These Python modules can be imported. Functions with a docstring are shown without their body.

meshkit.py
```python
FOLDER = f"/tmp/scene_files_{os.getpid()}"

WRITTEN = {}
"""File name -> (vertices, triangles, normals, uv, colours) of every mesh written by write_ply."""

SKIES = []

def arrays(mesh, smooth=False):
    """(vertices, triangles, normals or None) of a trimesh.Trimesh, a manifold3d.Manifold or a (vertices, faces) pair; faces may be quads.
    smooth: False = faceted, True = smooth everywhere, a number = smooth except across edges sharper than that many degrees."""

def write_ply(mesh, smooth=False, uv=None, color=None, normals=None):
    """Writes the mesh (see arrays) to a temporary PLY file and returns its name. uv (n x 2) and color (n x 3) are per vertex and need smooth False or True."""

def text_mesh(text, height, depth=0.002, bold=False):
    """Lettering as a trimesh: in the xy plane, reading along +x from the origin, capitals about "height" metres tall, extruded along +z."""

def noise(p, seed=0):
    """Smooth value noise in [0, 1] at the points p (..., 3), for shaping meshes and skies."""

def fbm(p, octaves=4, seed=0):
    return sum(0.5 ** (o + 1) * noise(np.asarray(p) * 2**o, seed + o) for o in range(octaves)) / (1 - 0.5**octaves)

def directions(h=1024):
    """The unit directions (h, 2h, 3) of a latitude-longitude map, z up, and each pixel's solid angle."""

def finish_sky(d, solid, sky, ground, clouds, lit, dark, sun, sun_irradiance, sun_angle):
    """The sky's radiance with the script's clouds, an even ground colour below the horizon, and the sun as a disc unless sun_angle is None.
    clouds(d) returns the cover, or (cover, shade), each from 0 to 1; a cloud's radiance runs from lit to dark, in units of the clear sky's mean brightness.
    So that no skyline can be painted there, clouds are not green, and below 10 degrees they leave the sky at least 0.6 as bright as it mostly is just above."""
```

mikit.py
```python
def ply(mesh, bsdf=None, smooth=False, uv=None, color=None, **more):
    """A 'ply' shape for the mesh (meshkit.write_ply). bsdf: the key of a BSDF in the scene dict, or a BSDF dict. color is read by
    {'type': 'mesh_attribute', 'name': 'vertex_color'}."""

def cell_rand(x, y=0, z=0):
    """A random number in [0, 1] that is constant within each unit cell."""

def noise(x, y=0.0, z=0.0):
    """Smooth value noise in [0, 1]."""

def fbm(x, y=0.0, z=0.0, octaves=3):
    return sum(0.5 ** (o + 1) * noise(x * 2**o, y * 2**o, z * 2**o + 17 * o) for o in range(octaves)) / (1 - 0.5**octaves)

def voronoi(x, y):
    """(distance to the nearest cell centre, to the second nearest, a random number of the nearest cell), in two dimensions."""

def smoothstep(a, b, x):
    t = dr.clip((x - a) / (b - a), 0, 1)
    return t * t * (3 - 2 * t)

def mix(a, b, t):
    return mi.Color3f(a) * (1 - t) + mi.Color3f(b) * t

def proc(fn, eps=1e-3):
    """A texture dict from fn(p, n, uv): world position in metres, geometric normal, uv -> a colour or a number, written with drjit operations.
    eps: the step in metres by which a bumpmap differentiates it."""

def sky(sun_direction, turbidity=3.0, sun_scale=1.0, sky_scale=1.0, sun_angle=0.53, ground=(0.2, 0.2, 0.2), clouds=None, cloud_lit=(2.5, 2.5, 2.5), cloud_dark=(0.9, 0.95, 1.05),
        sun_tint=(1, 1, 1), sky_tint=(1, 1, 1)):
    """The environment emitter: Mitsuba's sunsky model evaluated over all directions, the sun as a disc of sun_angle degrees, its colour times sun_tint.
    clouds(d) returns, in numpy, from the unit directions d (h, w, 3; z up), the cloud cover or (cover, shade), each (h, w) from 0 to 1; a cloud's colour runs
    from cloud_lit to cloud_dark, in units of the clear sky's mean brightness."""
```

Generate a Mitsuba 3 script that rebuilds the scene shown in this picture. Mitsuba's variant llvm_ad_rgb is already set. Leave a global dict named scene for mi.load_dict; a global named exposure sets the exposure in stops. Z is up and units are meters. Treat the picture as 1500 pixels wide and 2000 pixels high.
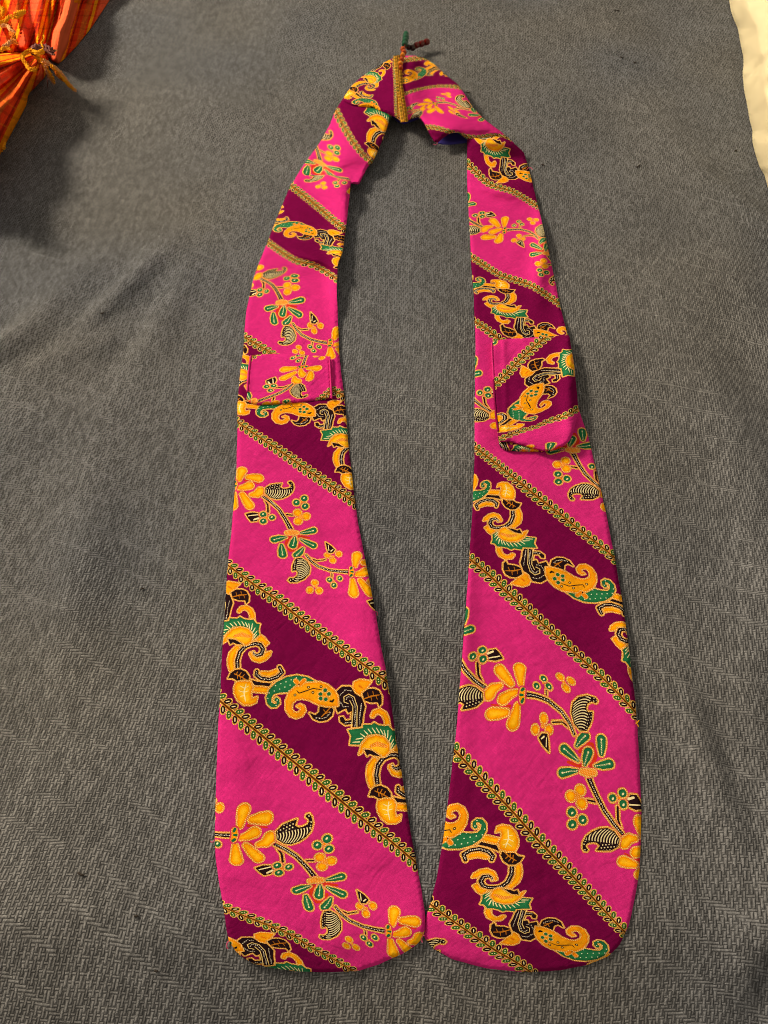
"""A printed cotton stole lying on a woven bed blanket, an orange scarf and a cream pillow at the far corners."""
import math, random
import numpy as np, trimesh, drjit as dr, mitsuba as mi, mikit, meshkit
from scipy.interpolate import RBFInterpolator
from scipy.spatial import Delaunay, cKDTree
import shapely, shapely.geometry as sg

T = mi.ScalarTransform4f
random.seed(5)
rng = np.random.default_rng(7)
scene, labels = {}, {}

# ------------------------------------------------------------------ camera, light, exposure
PITCH, FOCAL, EYE_H = math.radians(57), 1503.0, 0.62          # looking down 57 degrees, focal length in photo pixels (1500 wide), metres above the bed
exposure = 0.0
scene['camera'] = {'type': 'perspective', 'fov': 2 * math.degrees(math.atan(750 / FOCAL)), 'fov_axis': 'x', 'near_clip': 0.02, 'far_clip': 50.0,
                   'to_world': T().look_at(origin=[0, 0, EYE_H], target=[0, math.cos(PITCH), EYE_H - math.sin(PITCH)], up=[0, 0, 1])}
LAMP = np.array([-2.35, 1.75, 1.75])
scene['bedside_lamp'] = {'type': 'sphere', 'center': LAMP.tolist(), 'radius': 0.36,
                         'emitter': {'type': 'area', 'radiance': {'type': 'rgb', 'value': [108.0, 86.5, 56.3]}}}
labels['bedside_lamp'] = {'label': 'glowing round lamp standing beyond the left side of the bed', 'category': 'lamp'}
scene['room_light'] = {'type': 'constant', 'radiance': {'type': 'rgb', 'value': [0.40, 0.330, 0.226]}}

# ------------------------------------------------------------------ helpers
def ray(p):
    p = np.atleast_2d(np.asarray(p, float))
    x, y = (p[:, 0] - 750) / FOCAL, (1000 - p[:, 1]) / FOCAL
    c, s = math.cos(PITCH), math.sin(PITCH)
    return np.stack([x, c + y * s, -s + y * c], -1)

def bump(X, Y, x0, y0, along, sl, sw):
    """A soft ridge at (x0, y0), running at the angle along (degrees), sl long and sw wide."""
    a = math.radians(along)
    u, v = (X - x0) * math.cos(a) + (Y - y0) * math.sin(a), -(X - x0) * math.sin(a) + (Y - y0) * math.cos(a)
    return np.exp(-(u / sl) ** 2 - (v / sw) ** 2)

def bed(X, Y):
    """Height of the blanket."""
    X, Y = np.asarray(X, float), np.asarray(Y, float)
    p = np.stack([X, Y, 0 * X], -1)
    z = 0.010 * (meshkit.fbm(p * 3.1 + 3, 3, 2) - 0.5) + 0.0035 * (meshkit.fbm(p * 11 + 9, 2, 5) - 0.5)
    for r in RIDGES:
        z = z + r[0] * bump(X, Y, *r[1:])
    d = np.maximum(0.062 - 0.02 * (X + 0.1) - Y, 0)
    return z - np.where(d < 0.03, d * d / 0.06, d - 0.015) * 0.40

RIDGES = [(0.010, -0.310, 0.700, 60, 0.085, 0.014), (0.010, -0.395, 0.66, 66, 0.11, 0.024), (0.008, -0.255, 0.66, 80, 0.10, 0.022), (0.012, -0.44, 0.58, 50, 0.10, 0.022),
          (0.007, -0.35, 0.60, 40, 0.09, 0.016), (-0.006, -0.29, 0.63, 70, 0.08, 0.016), (0.006, -0.28, 0.78, 75, 0.08, 0.022), (0.014, -0.42, 0.40, 75, 0.16, 0.045), (0.012, -0.28, 0.38, 98, 0.15, 0.03),
          (0.007, 0.47, 0.86, 118, 0.10, 0.02), (0.006, 0.40, 1.02, 100, 0.2, 0.03), (0.012, 0.46, 0.55, 100, 0.16, 0.026), (0.010, 0.36, 0.45, 95, 0.2, 0.03), (0.007, 0.39, 0.28, 84, 0.14, 0.022), (0.008, 0.30, 0.20, 76, 0.10, 0.020),
          (0.012, 0.255, 0.16, 96, 0.07, 0.014), (0.012, 0.300, 0.10, 80, 0.08, 0.016), (-0.006, 0.275, 0.03, 55, 0.06, 0.012), (0.009, 0.345, 0.30, 92, 0.10, 0.016), (-0.007, 0.30, 0.06, 60, 0.07, 0.010), (0.008, 0.27, 0.045, 70, 0.06, 0.02), (0.004, 0.05, 0.75, 95, 0.3, 0.04), (0.003, -0.02, 0.3, 90, 0.2, 0.03), (0.005, -0.33, 0.2, 70, 0.12, 0.03)]

def at(p, h=0.0):
    """The point h above the blanket that the photograph shows at pixel p."""
    d = ray(p)
    h = np.broadcast_to(h, len(d))
    z = np.zeros(len(d))
    for _ in range(30):
        k = (z - EYE_H) / d[:, 2]
        z = 0.5 * z + 0.5 * (bed(d[:, 0] * k, d[:, 1] * k) + h)
    k = (z - EYE_H) / d[:, 2]
    return np.stack([d[:, 0] * k, d[:, 1] * k, z], -1)

def put(key, mesh, bsdf, label=None, category=None, group=None, kind=None, smooth=True, **kw):
    scene[key] = mikit.ply(mesh, bsdf, smooth, **kw)
    about = {k: v for k, v in dict(label=label, category=category, group=group, kind=kind).items() if v}
    if about:
        labels[key] = about
    return key

def smooth_outline(pts, step, rounds=1, closed=True):
    """Resampled outline with its corners a little rounded."""
    p = np.array(pts, float)
    q = np.vstack([p, p[:1]]) if closed else p
    d = np.r_[0, np.cumsum(np.linalg.norm(np.diff(q, axis=0), axis=1))]
    n = max(8, int(d[-1] / step))
    t = np.linspace(0, d[-1], n, endpoint=not closed)
    q = np.stack([np.interp(t, d, q[:, k]) for k in (0, 1)], -1)
    for _ in range(rounds):
        if closed:
            q = 0.5 * q + 0.25 * (np.roll(q, 1, 0) + np.roll(q, -1, 0))
        else:
            q[1:-1] = 0.5 * q[1:-1] + 0.25 * (q[:-2] + q[2:])
    return q

def fill(outline, step):
    """Points and triangles that fill an outline."""
    poly = sg.Polygon(outline).buffer(0)
    x0, y0, x1, y1 = poly.bounds
    gx, gy = np.meshgrid(np.arange(x0, x1, step), np.arange(y0, y1, step * 0.87))
    gx[1::2] += step / 2
    g = np.stack([gx.ravel(), gy.ravel()], -1)
    inner = poly.buffer(-0.55 * step)
    g = g[shapely.contains_xy(inner, g[:, 0], g[:, 1])]
    v = np.vstack([outline, g])
    f = Delaunay(v).simplices
    c = v[f].mean(1)
    f = f[shapely.contains_xy(poly, c[:, 0], c[:, 1])]
    a = v[f]
    area = (a[:, 1, 0] - a[:, 0, 0]) * (a[:, 2, 1] - a[:, 0, 1]) - (a[:, 1, 1] - a[:, 0, 1]) * (a[:, 2, 0] - a[:, 0, 0])
    f = f[np.abs(area) > 1e-6]
    area = area[np.abs(area) > 1e-6]
    f[area > 0] = f[area > 0][:, ::-1]          # pixel y points down: turn the faces up
    return v, f

def tube(path, r, sides=8):
    """A tube along a 3-D path; r may vary along it."""
    path = np.asarray(path, float)
    r = np.broadcast_to(r, len(path))
    t = np.gradient(path, axis=0)
    t /= np.linalg.norm(t, axis=1, keepdims=True) + 1e-12
    ref = np.array([0.3, 0.2, 0.93]) if abs(t[:, 2]).mean() < 0.8 else np.array([1.0, 0, 0])
    u = np.cross(t, ref)
    u /= np.linalg.norm(u, axis=1, keepdims=True)
    w = np.cross(t, u)
    a = np.arange(sides) * 2 * np.pi / sides
    v = (path[:, None] + r[:, None, None] * (np.cos(a)[None, :, None] * u[:, None] + np.sin(a)[None, :, None] * w[:, None])).reshape(-1, 3)
    n = len(path)
    i, j = np.meshgrid(np.arange(n - 1), np.arange(sides), indexing='ij')
    q = lambda a, b: a * sides + b % sides
    f = np.stack([q(i, j), q(i, j + 1), q(i + 1, j + 1), q(i + 1, j)], -1).reshape(-1, 4)
    f = np.vstack([f[:, [0, 1, 2]], f[:, [0, 2, 3]]])
    v = np.vstack([v, path[:1], path[-1:]])
    caps = [[len(v) - 2, k, (k + 1) % sides] for k in range(sides)] + [[len(v) - 1, (n - 1) * sides + (k + 1) % sides, (n - 1) * sides + k] for k in range(sides)]
    return trimesh.Trimesh(v, np.vstack([f, caps]), process=False)

def spline(pts, n):
    """A smooth curve through 3-D or 2-D points."""
    p = np.array(pts, float)
    d = np.r_[0, np.cumsum(np.linalg.norm(np.diff(p, axis=0), axis=1))]
    from scipy.interpolate import PchipInterpolator
    return PchipInterpolator(d, p, axis=0)(np.linspace(0, d[-1], n))

# ------------------------------------------------------------------ the printed cloth, drawn in the cloth's own millimetres
# Diagonal bands, each repeat PERIOD wide: plum up to PLUM_W, then pink. Along the bands the motifs repeat every REPEAT, shifted by SHIFT from band to band.
REPEAT, PERIOD, SHIFT, PLUM_W = 151.0, 227.0, 218.0, 96.0
PRINT_SHAPES = [
    ('c', 'R', '', 0, 0, [-1532, 1592, -1464, 1580, -1392, 1586], [15, 15, 8]),
    ('c', 'R', '', 0, 0, [-1568, 1466, -1437, 1408], [12, 6]),
    ('c', 'R', '', 0, 0, [-835, 1652, -806, 1729, -722, 1783, -689, 1745, -695, 1659], [21, 18, 12, 15, 15]),
    ('c', 'R', '', 0, 0, [-777, 1585, -680, 1532], [17, 11]),
    ('c', 'K', '', 1, 0, [-395, 1643, -449, 1710, -531, 1730], [5, 5, 6]),
    ('c', 'K', '', 1, 0, [-259, 1724, -227, 1771], [5, 5]),
    ('c', 'D', 'stem2', 1, 0, [-570, 1722, -492, 1752, -401, 1760, -282, 1722, -193, 1662, -112, 1600], [10, 12, 12, 13, 14, 18]),
    ('c', 'K', '', 1, 0, [-1268, 1509, -1214, 1528, -1163, 1583], [6, 8, 9]),
    ('c', 'K', '', 1, 0, [-1020, 1471, -971, 1433], [7, 6]),
    ('c', 'D', 'stem1', 1, 0, [-1304, 1491, -1212, 1480, -1112, 1482, -1011, 1511, -936, 1541, -882, 1566], [12, 13, 14, 15, 17, 20]),
    ('c', 'Y', 'petal', 1, 0, [-1616, 1500, -1649, 1441, -1669, 1402], [18, 34, 44]),
    ('c', 'Y', 'petal', 1, 0, [-1572, 1417, -1528, 1383, -1487, 1357], [23, 37, 43]),
    ('c', 'Y', 'petal', 1, 0, [-1545, 1655, -1494, 1720, -1461, 1766], [18, 35, 46]),
    ('c', 'Y', 'petal', 1, 0, [-1478, 1609, -1399, 1637, -1336, 1656], [20, 34, 38]),
    ('c', 'Y', 'petal', 1, 0, [-1553, 1576, -1515, 1533, -1493, 1488], [17, 30, 41]),
    ('c', 'Y', 'petal', 1, 0, [-1405, 1554, -1369, 1509, -1368, 1461], [18, 35, 44]),
    ('c', 'Y', '', 0.5, 0, [-1628, 1550, -1602, 1579, -1584, 1619], [18, 20, 18]),
    ('c', 'G', '', 0, 0, [-1631, 1542, -1628, 1559], [12, 11]),
    ('c', 'G', '', 0, 0, [-1593, 1575, -1608, 1584], [11, 8]),
    ('c', 'G', '', 0, 0, [-1582, 1612, -1585, 1630], [12, 12]),
    ('p', 'V1', 'leaf1', 1, 0, [-1360, 1401, -1351, 1332, -1317, 1282, -1283, 1240, -1268, 1284, -1238, 1281, -1214, 1259, -1196, 1224, -1198, 1198, -1215, 1190, -1239, 1190, -1245, 1175, -1231, 1159, -1203, 1165, -1168, 1193, -1146, 1243, -1148, 1304, -1168, 1368, -1202, 1420, -1254, 1449, -1317, 1449], []),
    ('p', 'K', 'small', 1, 0, [-1301, 1749, -1267, 1694, -1218, 1662, -1179, 1684, -1173, 1734, -1207, 1777, -1255, 1768], []),
    ('c', 'W', '', 0, 0, [-1268, 1747, -1210, 1674], [5, 5]),
    ('c', 'W', '', 0, 0, [-1202, 1742, -1182, 1698], [8, 9]),
    ('c', 'G', 'berry', 1, 0, [-1179, 1642, -1175, 1632], [26, 26]),
    ('c', 'G', 'berry', 1, 0, [-1130, 1695, -1126, 1685], [27, 27]),
    ('c', 'G', 'berry', 1, 0, [-1099, 1604, -1095, 1594], [24, 24]),
    ('c', 'O', '', 0, 0, [-1130, 1641], [10]),
    ('c', 'G', 'berry', 1, 0, [-1011, 1222], [32]),
    ('c', 'G', 'berry', 1, 0, [-1039, 1305], [32]),
    ('c', 'G', 'berry', 1, 0, [-947, 1281], [32]),
    ('c', 'O', '', 0, 0, [-1003, 1266], [10]),
    ('c', 'K', '', 0, 0, [-955, 1333], [6]),
    ('c', 'Y', 'yberry', 1, 0, [-956, 1384], [35]),
    ('c', 'Y', 'yberry', 1, 0, [-864, 1361], [35]),
    ('c', 'Y', 'yberry', 1, 0, [-889, 1448], [35]),
    ('c', 'O', 'dots', 0, 0, [-901, 1397], [26]),
    ('c', 'G', 'gpetal', 1, 0, [-780, 1539, -739, 1491, -702, 1441], [11, 26, 34]),
    ('c', 'G', 'gpetal', 1, 0, [-858, 1674, -891, 1723, -919, 1775], [12, 30, 34]),
    ('c', 'G', 'gpetal', 1, 0, [-825, 1782, -785, 1827, -747, 1867], [18, 34, 37]),
    ('c', 'G', 'gpetal', 1, 0, [-646, 1676, -639, 1731, -641, 1783], [15, 32, 35]),
    ('c', 'G', 'gpetal', 1, 0, [-732, 1598, -660, 1590, -590, 1580], [11, 27, 34]),
    ('c', 'G', 'gpetal', 1, 0, [-793, 1615, -766, 1662, -744, 1709], [12, 32, 37]),
    ('c', 'O', 'dots', 1, 0, [-880, 1625, -849, 1589, -813, 1563], [20, 26, 18]),
    ('p', 'V2', 'leaf2', 1, 0, [-623, 1821, -585, 1780, -518, 1779, -452, 1821, -415, 1890, -417, 1972, -450, 2046, -500, 2084, -527, 2079, -531, 2053, -500, 2032, -490, 1989, -506, 1952, -534, 1941, -557, 1974, -589, 1928, -611, 1873], []),
    ('c', 'Y', 'yberry', 1, 0, [-407, 1583], [27]),
    ('c', 'Y', 'yberry', 1, 0, [-325, 1498], [27]),
    ('c', 'Y', 'yberry', 1, 0, [-328, 1601], [27]),
    ('c', 'O', 'dots', 0, 0, [-352, 1562], [18]),
    ('p', 'K', 'small', 1, 0, [-517, 1472, -442, 1470, -384, 1482, -383, 1525, -416, 1554, -461, 1522], []),
    ('c', 'W', '', 0, 0, [-473, 1484, -431, 1529], [4, 4]),
    ('c', 'W', '', 0, 0, [-410, 1521, -405, 1495], [6, 5]),
    ('c', 'G', 'berry', 1, 0, [-223, 1817], [26]),
    ('c', 'G', 'berry', 1, 0, [-151, 1733], [26]),
    ('c', 'G', 'berry', 1, 0, [-155, 1837], [26]),
    ('c', 'O', '', 0, 0, [-177, 1795], [8]),
    ('c', 'Y', 'yberry', 1, 0, [-314, 1938], [26]),
    ('c', 'Y', 'yberry', 1, 0, [-302, 2025], [26]),
    ('c', 'Y', 'yberry', 1, 0, [-230, 1975], [26]),
    ('c', 'O', 'dots', 0, 0, [-278, 1962], [17]),
    ('p', 'K', 'bar', 1, 1, [-2303, 689, -2265, 670, -2215, 640, -2155, 595, -2155, 629, -2204, 668, -2251, 702], []),
    ('c', 'Y', 'ybar', 1, 1, [-2244, 733, -2193, 696, -2137, 656], [19, 20, 20]),
    ('c', 'Y', 'smiley', 1, 1, [-2271, 590, -2219, 552, -2187, 483], [16, 19, 15]),
    ('c', 'D', 'smile', 1, 1, [-2318, 606, -2301, 630, -2247, 623, -2189, 583, -2156, 526, -2150, 468, -2198, 450], [14, 16, 16, 16, 16, 16, 14]),
    ('c', 'Y', 'stemy', 1, 1, [-2594, 563, -2588, 624, -2562, 668, -2526, 702, -2490, 727], [19, 24, 24, 24, 20]),
    ('c', 'Y', 'cres', 1, 1, [-2460, 522, -2414, 532, -2377, 512, -2357, 473, -2352, 430, -2351, 400], [16, 23, 26, 24, 19, 5]),
    ('p', 'Y', 'cres2', 1, 1, [-2520, 398, -2522, 339, -2484, 336, -2419, 349, -2421, 387, -2462, 378, -2495, 394], []),
    ('c', 'D', 'scurl', 1, 1, [-2463, 690, -2513, 643, -2548, 574, -2550, 508, -2528, 463, -2498, 426, -2462, 408, -2417, 424, -2396, 465, -2413, 499, -2440, 509, -2460, 497], [18, 18, 18, 18, 17, 17, 18, 18, 17, 14, 9, 5]),
    ('p', 'K', 'leaf', 1, 1, [-2461, 801, -2474, 758, -2466, 719, -2436, 685, -2386, 671, -2337, 681, -2316, 707, -2354, 743, -2383, 769, -2430, 778], []),
    ('c', 'N', '', 0, 1, [-2447, 745, -2387, 727, -2335, 718], [3, 5, 4]),
    ('c', 'N', '', 0, 1, [-2428, 741, -2438, 716], [4, 3]),
    ('c', 'N', '', 0, 1, [-2404, 733, -2410, 700], [4, 3]),
    ('c', 'N', '', 0, 1, [-2377, 724, -2378, 695], [4, 3]),
    ('c', 'N', '', 0, 1, [-2415, 738, -2397, 756], [4, 3]),
    ('c', 'N', '', 0, 1, [-2390, 732, -2372, 745], [4, 3]),
    ('p', 'Y', 'yleaf', 1, 1, [-2382, 785, -2342, 738, -2296, 705, -2251, 724, -2229, 770, -2191, 795, -2170, 756, -2148, 791, -2165, 830, -2212, 867, -2277, 870, -2334, 848, -2366, 819], []),
    ('c', 'W', '', 0, 1, [-2312, 741, -2278, 797, -2220, 839], [3, 5, 3]),
    ('c', 'W', '', 0, 1, [-2299, 772, -2337, 783], [3, 2]),
    ('c', 'W', '', 0, 1, [-2278, 797, -2318, 815], [3, 2]),
    ('c', 'W', '', 0, 1, [-2257, 814, -2279, 838], [3, 2]),
    ('c', 'W', '', 0, 1, [-2298, 772, -2285, 739], [3, 2]),
    ('c', 'W', '', 0, 1, [-2278, 796, -2258, 766], [3, 2]),
    ('c', 'Y', 'hook', 1, 1, [-1319, 287, -1323, 252, -1299, 222, -1253, 217, -1207, 240, -1171, 276], [12, 15, 17, 18, 18, 18]),
    ('p', 'K', 'squig', 1, 1, [-1683, 307, -1674, 251, -1619, 210, -1573, 212, -1505, 213, -1462, 233, -1416, 263, -1386, 327, -1335, 406, -1351, 433, -1393, 462, -1404, 440, -1449, 485, -1500, 486, -1524, 461, -1505, 442, -1469, 457, -1436, 420, -1478, 360, -1493, 390, -1529, 372, -1543, 395, -1560, 441, -1601, 418, -1597, 382, -1637, 348], []),
    ('c', 'A', '', 0, 1, [-1363, 438, -1416, 371, -1466, 302, -1535, 258, -1589, 265, -1606, 308, -1577, 340, -1541, 330], [3, 3, 3, 3, 3, 3, 3, 3]),
    ('c', 'A', '', 0, 1, [-1398, 466, -1453, 379, -1496, 325, -1549, 301], [3, 3, 3, 3]),
    ('c', 'B', 'bead', 0, 1, [-1357, 412, -1406, 342, -1455, 261], [4, 4, 4]),
    ('c', 'B', 'bead', 0, 1, [-1381, 442, -1438, 367, -1479, 312, -1543, 275, -1581, 282, -1578, 313], [4, 4, 4, 4, 4, 4]),
    ('c', 'B', 'bead', 0, 1, [-1467, 476, -1423, 437], [4, 4]),
    ('c', 'B', 'bead', 0, 1, [-1640, 318, -1634, 259, -1591, 231], [4, 4, 4]),
    ('c', 'B', 'bead', 0, 1, [-1607, 357, -1559, 375, -1526, 349], [4, 4, 4]),
    ('p', 'K', 'leaf3', 1, 1, [-1713, 494, -1646, 442, -1608, 440, -1582, 491, -1591, 547, -1633, 591, -1687, 605, -1745, 587, -1693, 571, -1686, 533], []),
    ('c', 'N', '', 0, 1, [-1645, 550, -1639, 491, -1637, 441], [4, 5, 4]),
    ('c', 'N', '', 0, 1, [-1670, 494, -1640, 503], [3, 3]),
    ('c', 'N', '', 0, 1, [-1619, 476, -1635, 510], [3, 3]),
    ('c', 'B', 'bead', 0, 1, [-1679, 588, -1635, 562, -1612, 525, -1610, 480], [4, 4, 4, 4]),
    ('p', 'G', 'gpais', 1, 1, [-1869, 351, -1959, 366, -2037, 408, -2094, 474, -2131, 561, -2136, 642, -2111, 709, -2068, 741, -2022, 743, -1991, 715, -1990, 675, -2017, 651, -2043, 652, -2050, 671, -2037, 685, -2023, 679, -2010, 693, -2027, 710, -2055, 706, -2075, 684, -2080, 648, -2051, 610, -2001, 564, -1991, 523, -1933, 434], []),
    ('p', 'O2', 'pais', 1, 1, [-1598, 394, -1651, 337, -1708, 316, -1777, 314, -1847, 337, -1898, 384, -1944, 422, -1981, 496, -1988, 565, -1963, 632, -1916, 683, -1857, 703, -1804, 687, -1776, 642, -1783, 592, -1814, 571, -1852, 578, -1864, 606, -1850, 606, -1832, 595, -1815, 609, -1819, 644, -1847, 663, -1886, 650, -1911, 614, -1905, 566, -1872, 530, -1816, 503, -1740, 488, -1676, 460, -1635, 430], []),
    ('c', 'K', '', 0, 1, [-1949, 507, -1921, 512, -1892, 468, -1854, 408, -1791, 376], [3, 4, 5, 4, 3]),
    ('c', 'K', '', 0, 1, [-1938, 544], [12]),
    ('c', 'B1', '', 0, 1, [-1938, 544], [5]),
    ('c', 'K', '', 0, 1, [-1892, 426], [12]),
    ('c', 'B1', '', 0, 1, [-1892, 426], [5]),
    ('c', 'K', '', 0, 1, [-1812, 358], [12]),
    ('c', 'B1', '', 0, 1, [-1812, 358], [5]),
    ('c', 'K', '', 0, 1, [-1834, 437], [12]),
    ('c', 'B1', '', 0, 1, [-1834, 437], [5]),
    ('c', 'G', '', 0.6, 1, [-1766, 360], [16]),
    ('c', 'G', '', 0.6, 1, [-1775, 410], [16]),
    ('c', 'G', '', 0.6, 1, [-1720, 365], [16]),
    ('c', 'G', '', 0.6, 1, [-1749, 436], [16]),
    ('c', 'G', '', 0.6, 1, [-1711, 415], [16]),
    ('c', 'O', '', 0, 1, [-1743, 393], [9]),
    ('c', 'K', '', 0, 1, [-1672, 405, -1657, 396, -1657, 379], [7, 10, 6]),
    ('c', 'O', '', 0.6, 1, [-2014, 452, -1972, 455], [13, 13]),
    ('c', 'O', '', 0.6, 1, [-1960, 404, -1962, 447], [13, 13]),
    ('c', 'K', '', 0, 1, [-1970, 457], [6]),
    ('p', 'O2', 'bud', 1, 1, [-1596, 198, -1614, 163, -1593, 122, -1556, 99, -1505, 76, -1506, 120, -1498, 155, -1508, 210, -1550, 216], []),
    ('c', 'N2', '', 0, 1, [-1561, 160, -1530, 158], [15, 13]),
    ('p', 'K', 'leaf4', 1, 1, [-1503, 190, -1490, 139, -1452, 106, -1407, 95, -1359, 117, -1322, 162, -1324, 190, -1354, 172, -1400, 208, -1451, 225], []),
    ('c', 'N', '', 0, 1, [-1463, 218, -1427, 161, -1382, 118], [4, 6, 3]),
    ('c', 'N', '', 0, 1, [-1441, 185, -1471, 161], [3, 2]),
    ('c', 'N', '', 0, 1, [-1415, 150, -1445, 126], [3, 2]),
    ('c', 'N', '', 0, 1, [-1432, 168, -1404, 189], [3, 2]),
    ('c', 'N', '', 0, 1, [-1403, 139, -1372, 156], [3, 2]),
    ('p', 'G', 'comb', 1, 1, [-1320, 587, -1352, 527, -1404, 501, -1353, 450, -1318, 414, -1335, 393, -1278, 350, -1275, 324, -1236, 320, -1188, 294, -1166, 270, -1117, 280, -1092, 264, -1073, 298, -1046, 328, -1025, 341, -1029, 395, -1037, 423, -1051, 419, -1083, 372, -1144, 360, -1206, 386, -1255, 438, -1260, 508, -1256, 541], []),
    ('c', 'W', '', 0, 1, [-1311, 558, -1271, 522], [3, 5]),
    ('c', 'W', '', 0, 1, [-1307, 523, -1270, 482], [3, 5]),
    ('c', 'W', '', 0, 1, [-1306, 464, -1264, 463], [3, 5]),
    ('c', 'W', '', 0, 1, [-1298, 426, -1257, 431], [3, 5]),
    ('c', 'W', '', 0, 1, [-1280, 396, -1240, 405], [3, 5]),
    ('c', 'W', '', 0, 1, [-1258, 369, -1216, 382], [3, 5]),
    ('c', 'W', '', 0, 1, [-1232, 348, -1189, 363], [3, 5]),
    ('c', 'W', '', 0, 1, [-1200, 335, -1159, 353], [3, 5]),
    ('c', 'W', '', 0, 1, [-1171, 323, -1134, 352], [3, 5]),
    ('c', 'W', '', 0, 1, [-1145, 303, -1113, 351], [3, 5]),
    ('c', 'W', '', 0, 1, [-1098, 319, -1085, 366], [3, 5]),
    ('c', 'W', '', 0, 1, [-1065, 330, -1057, 386], [3, 5]),
    ('c', 'W', '', 0, 1, [-1045, 356, -1038, 407], [3, 5]),
    ('p', 'Y', 'fan', 1, 1, [-1212, 604, -1240, 534, -1239, 454, -1199, 397, -1136, 369, -1073, 383, -1033, 434, -1039, 481, -1066, 508, -1126, 518, -1199, 546, -1204, 579], []),
    ('c', 'O', 'dots', 0, 1, [-1178, 491, -1143, 442, -1080, 414], [13, 21, 15]),
    ('p', 'K', 'beak', 1, 1, [-1204, 546, -1150, 514, -1064, 506, -1112, 536, -1146, 546, -1153, 572], []),
]
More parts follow.
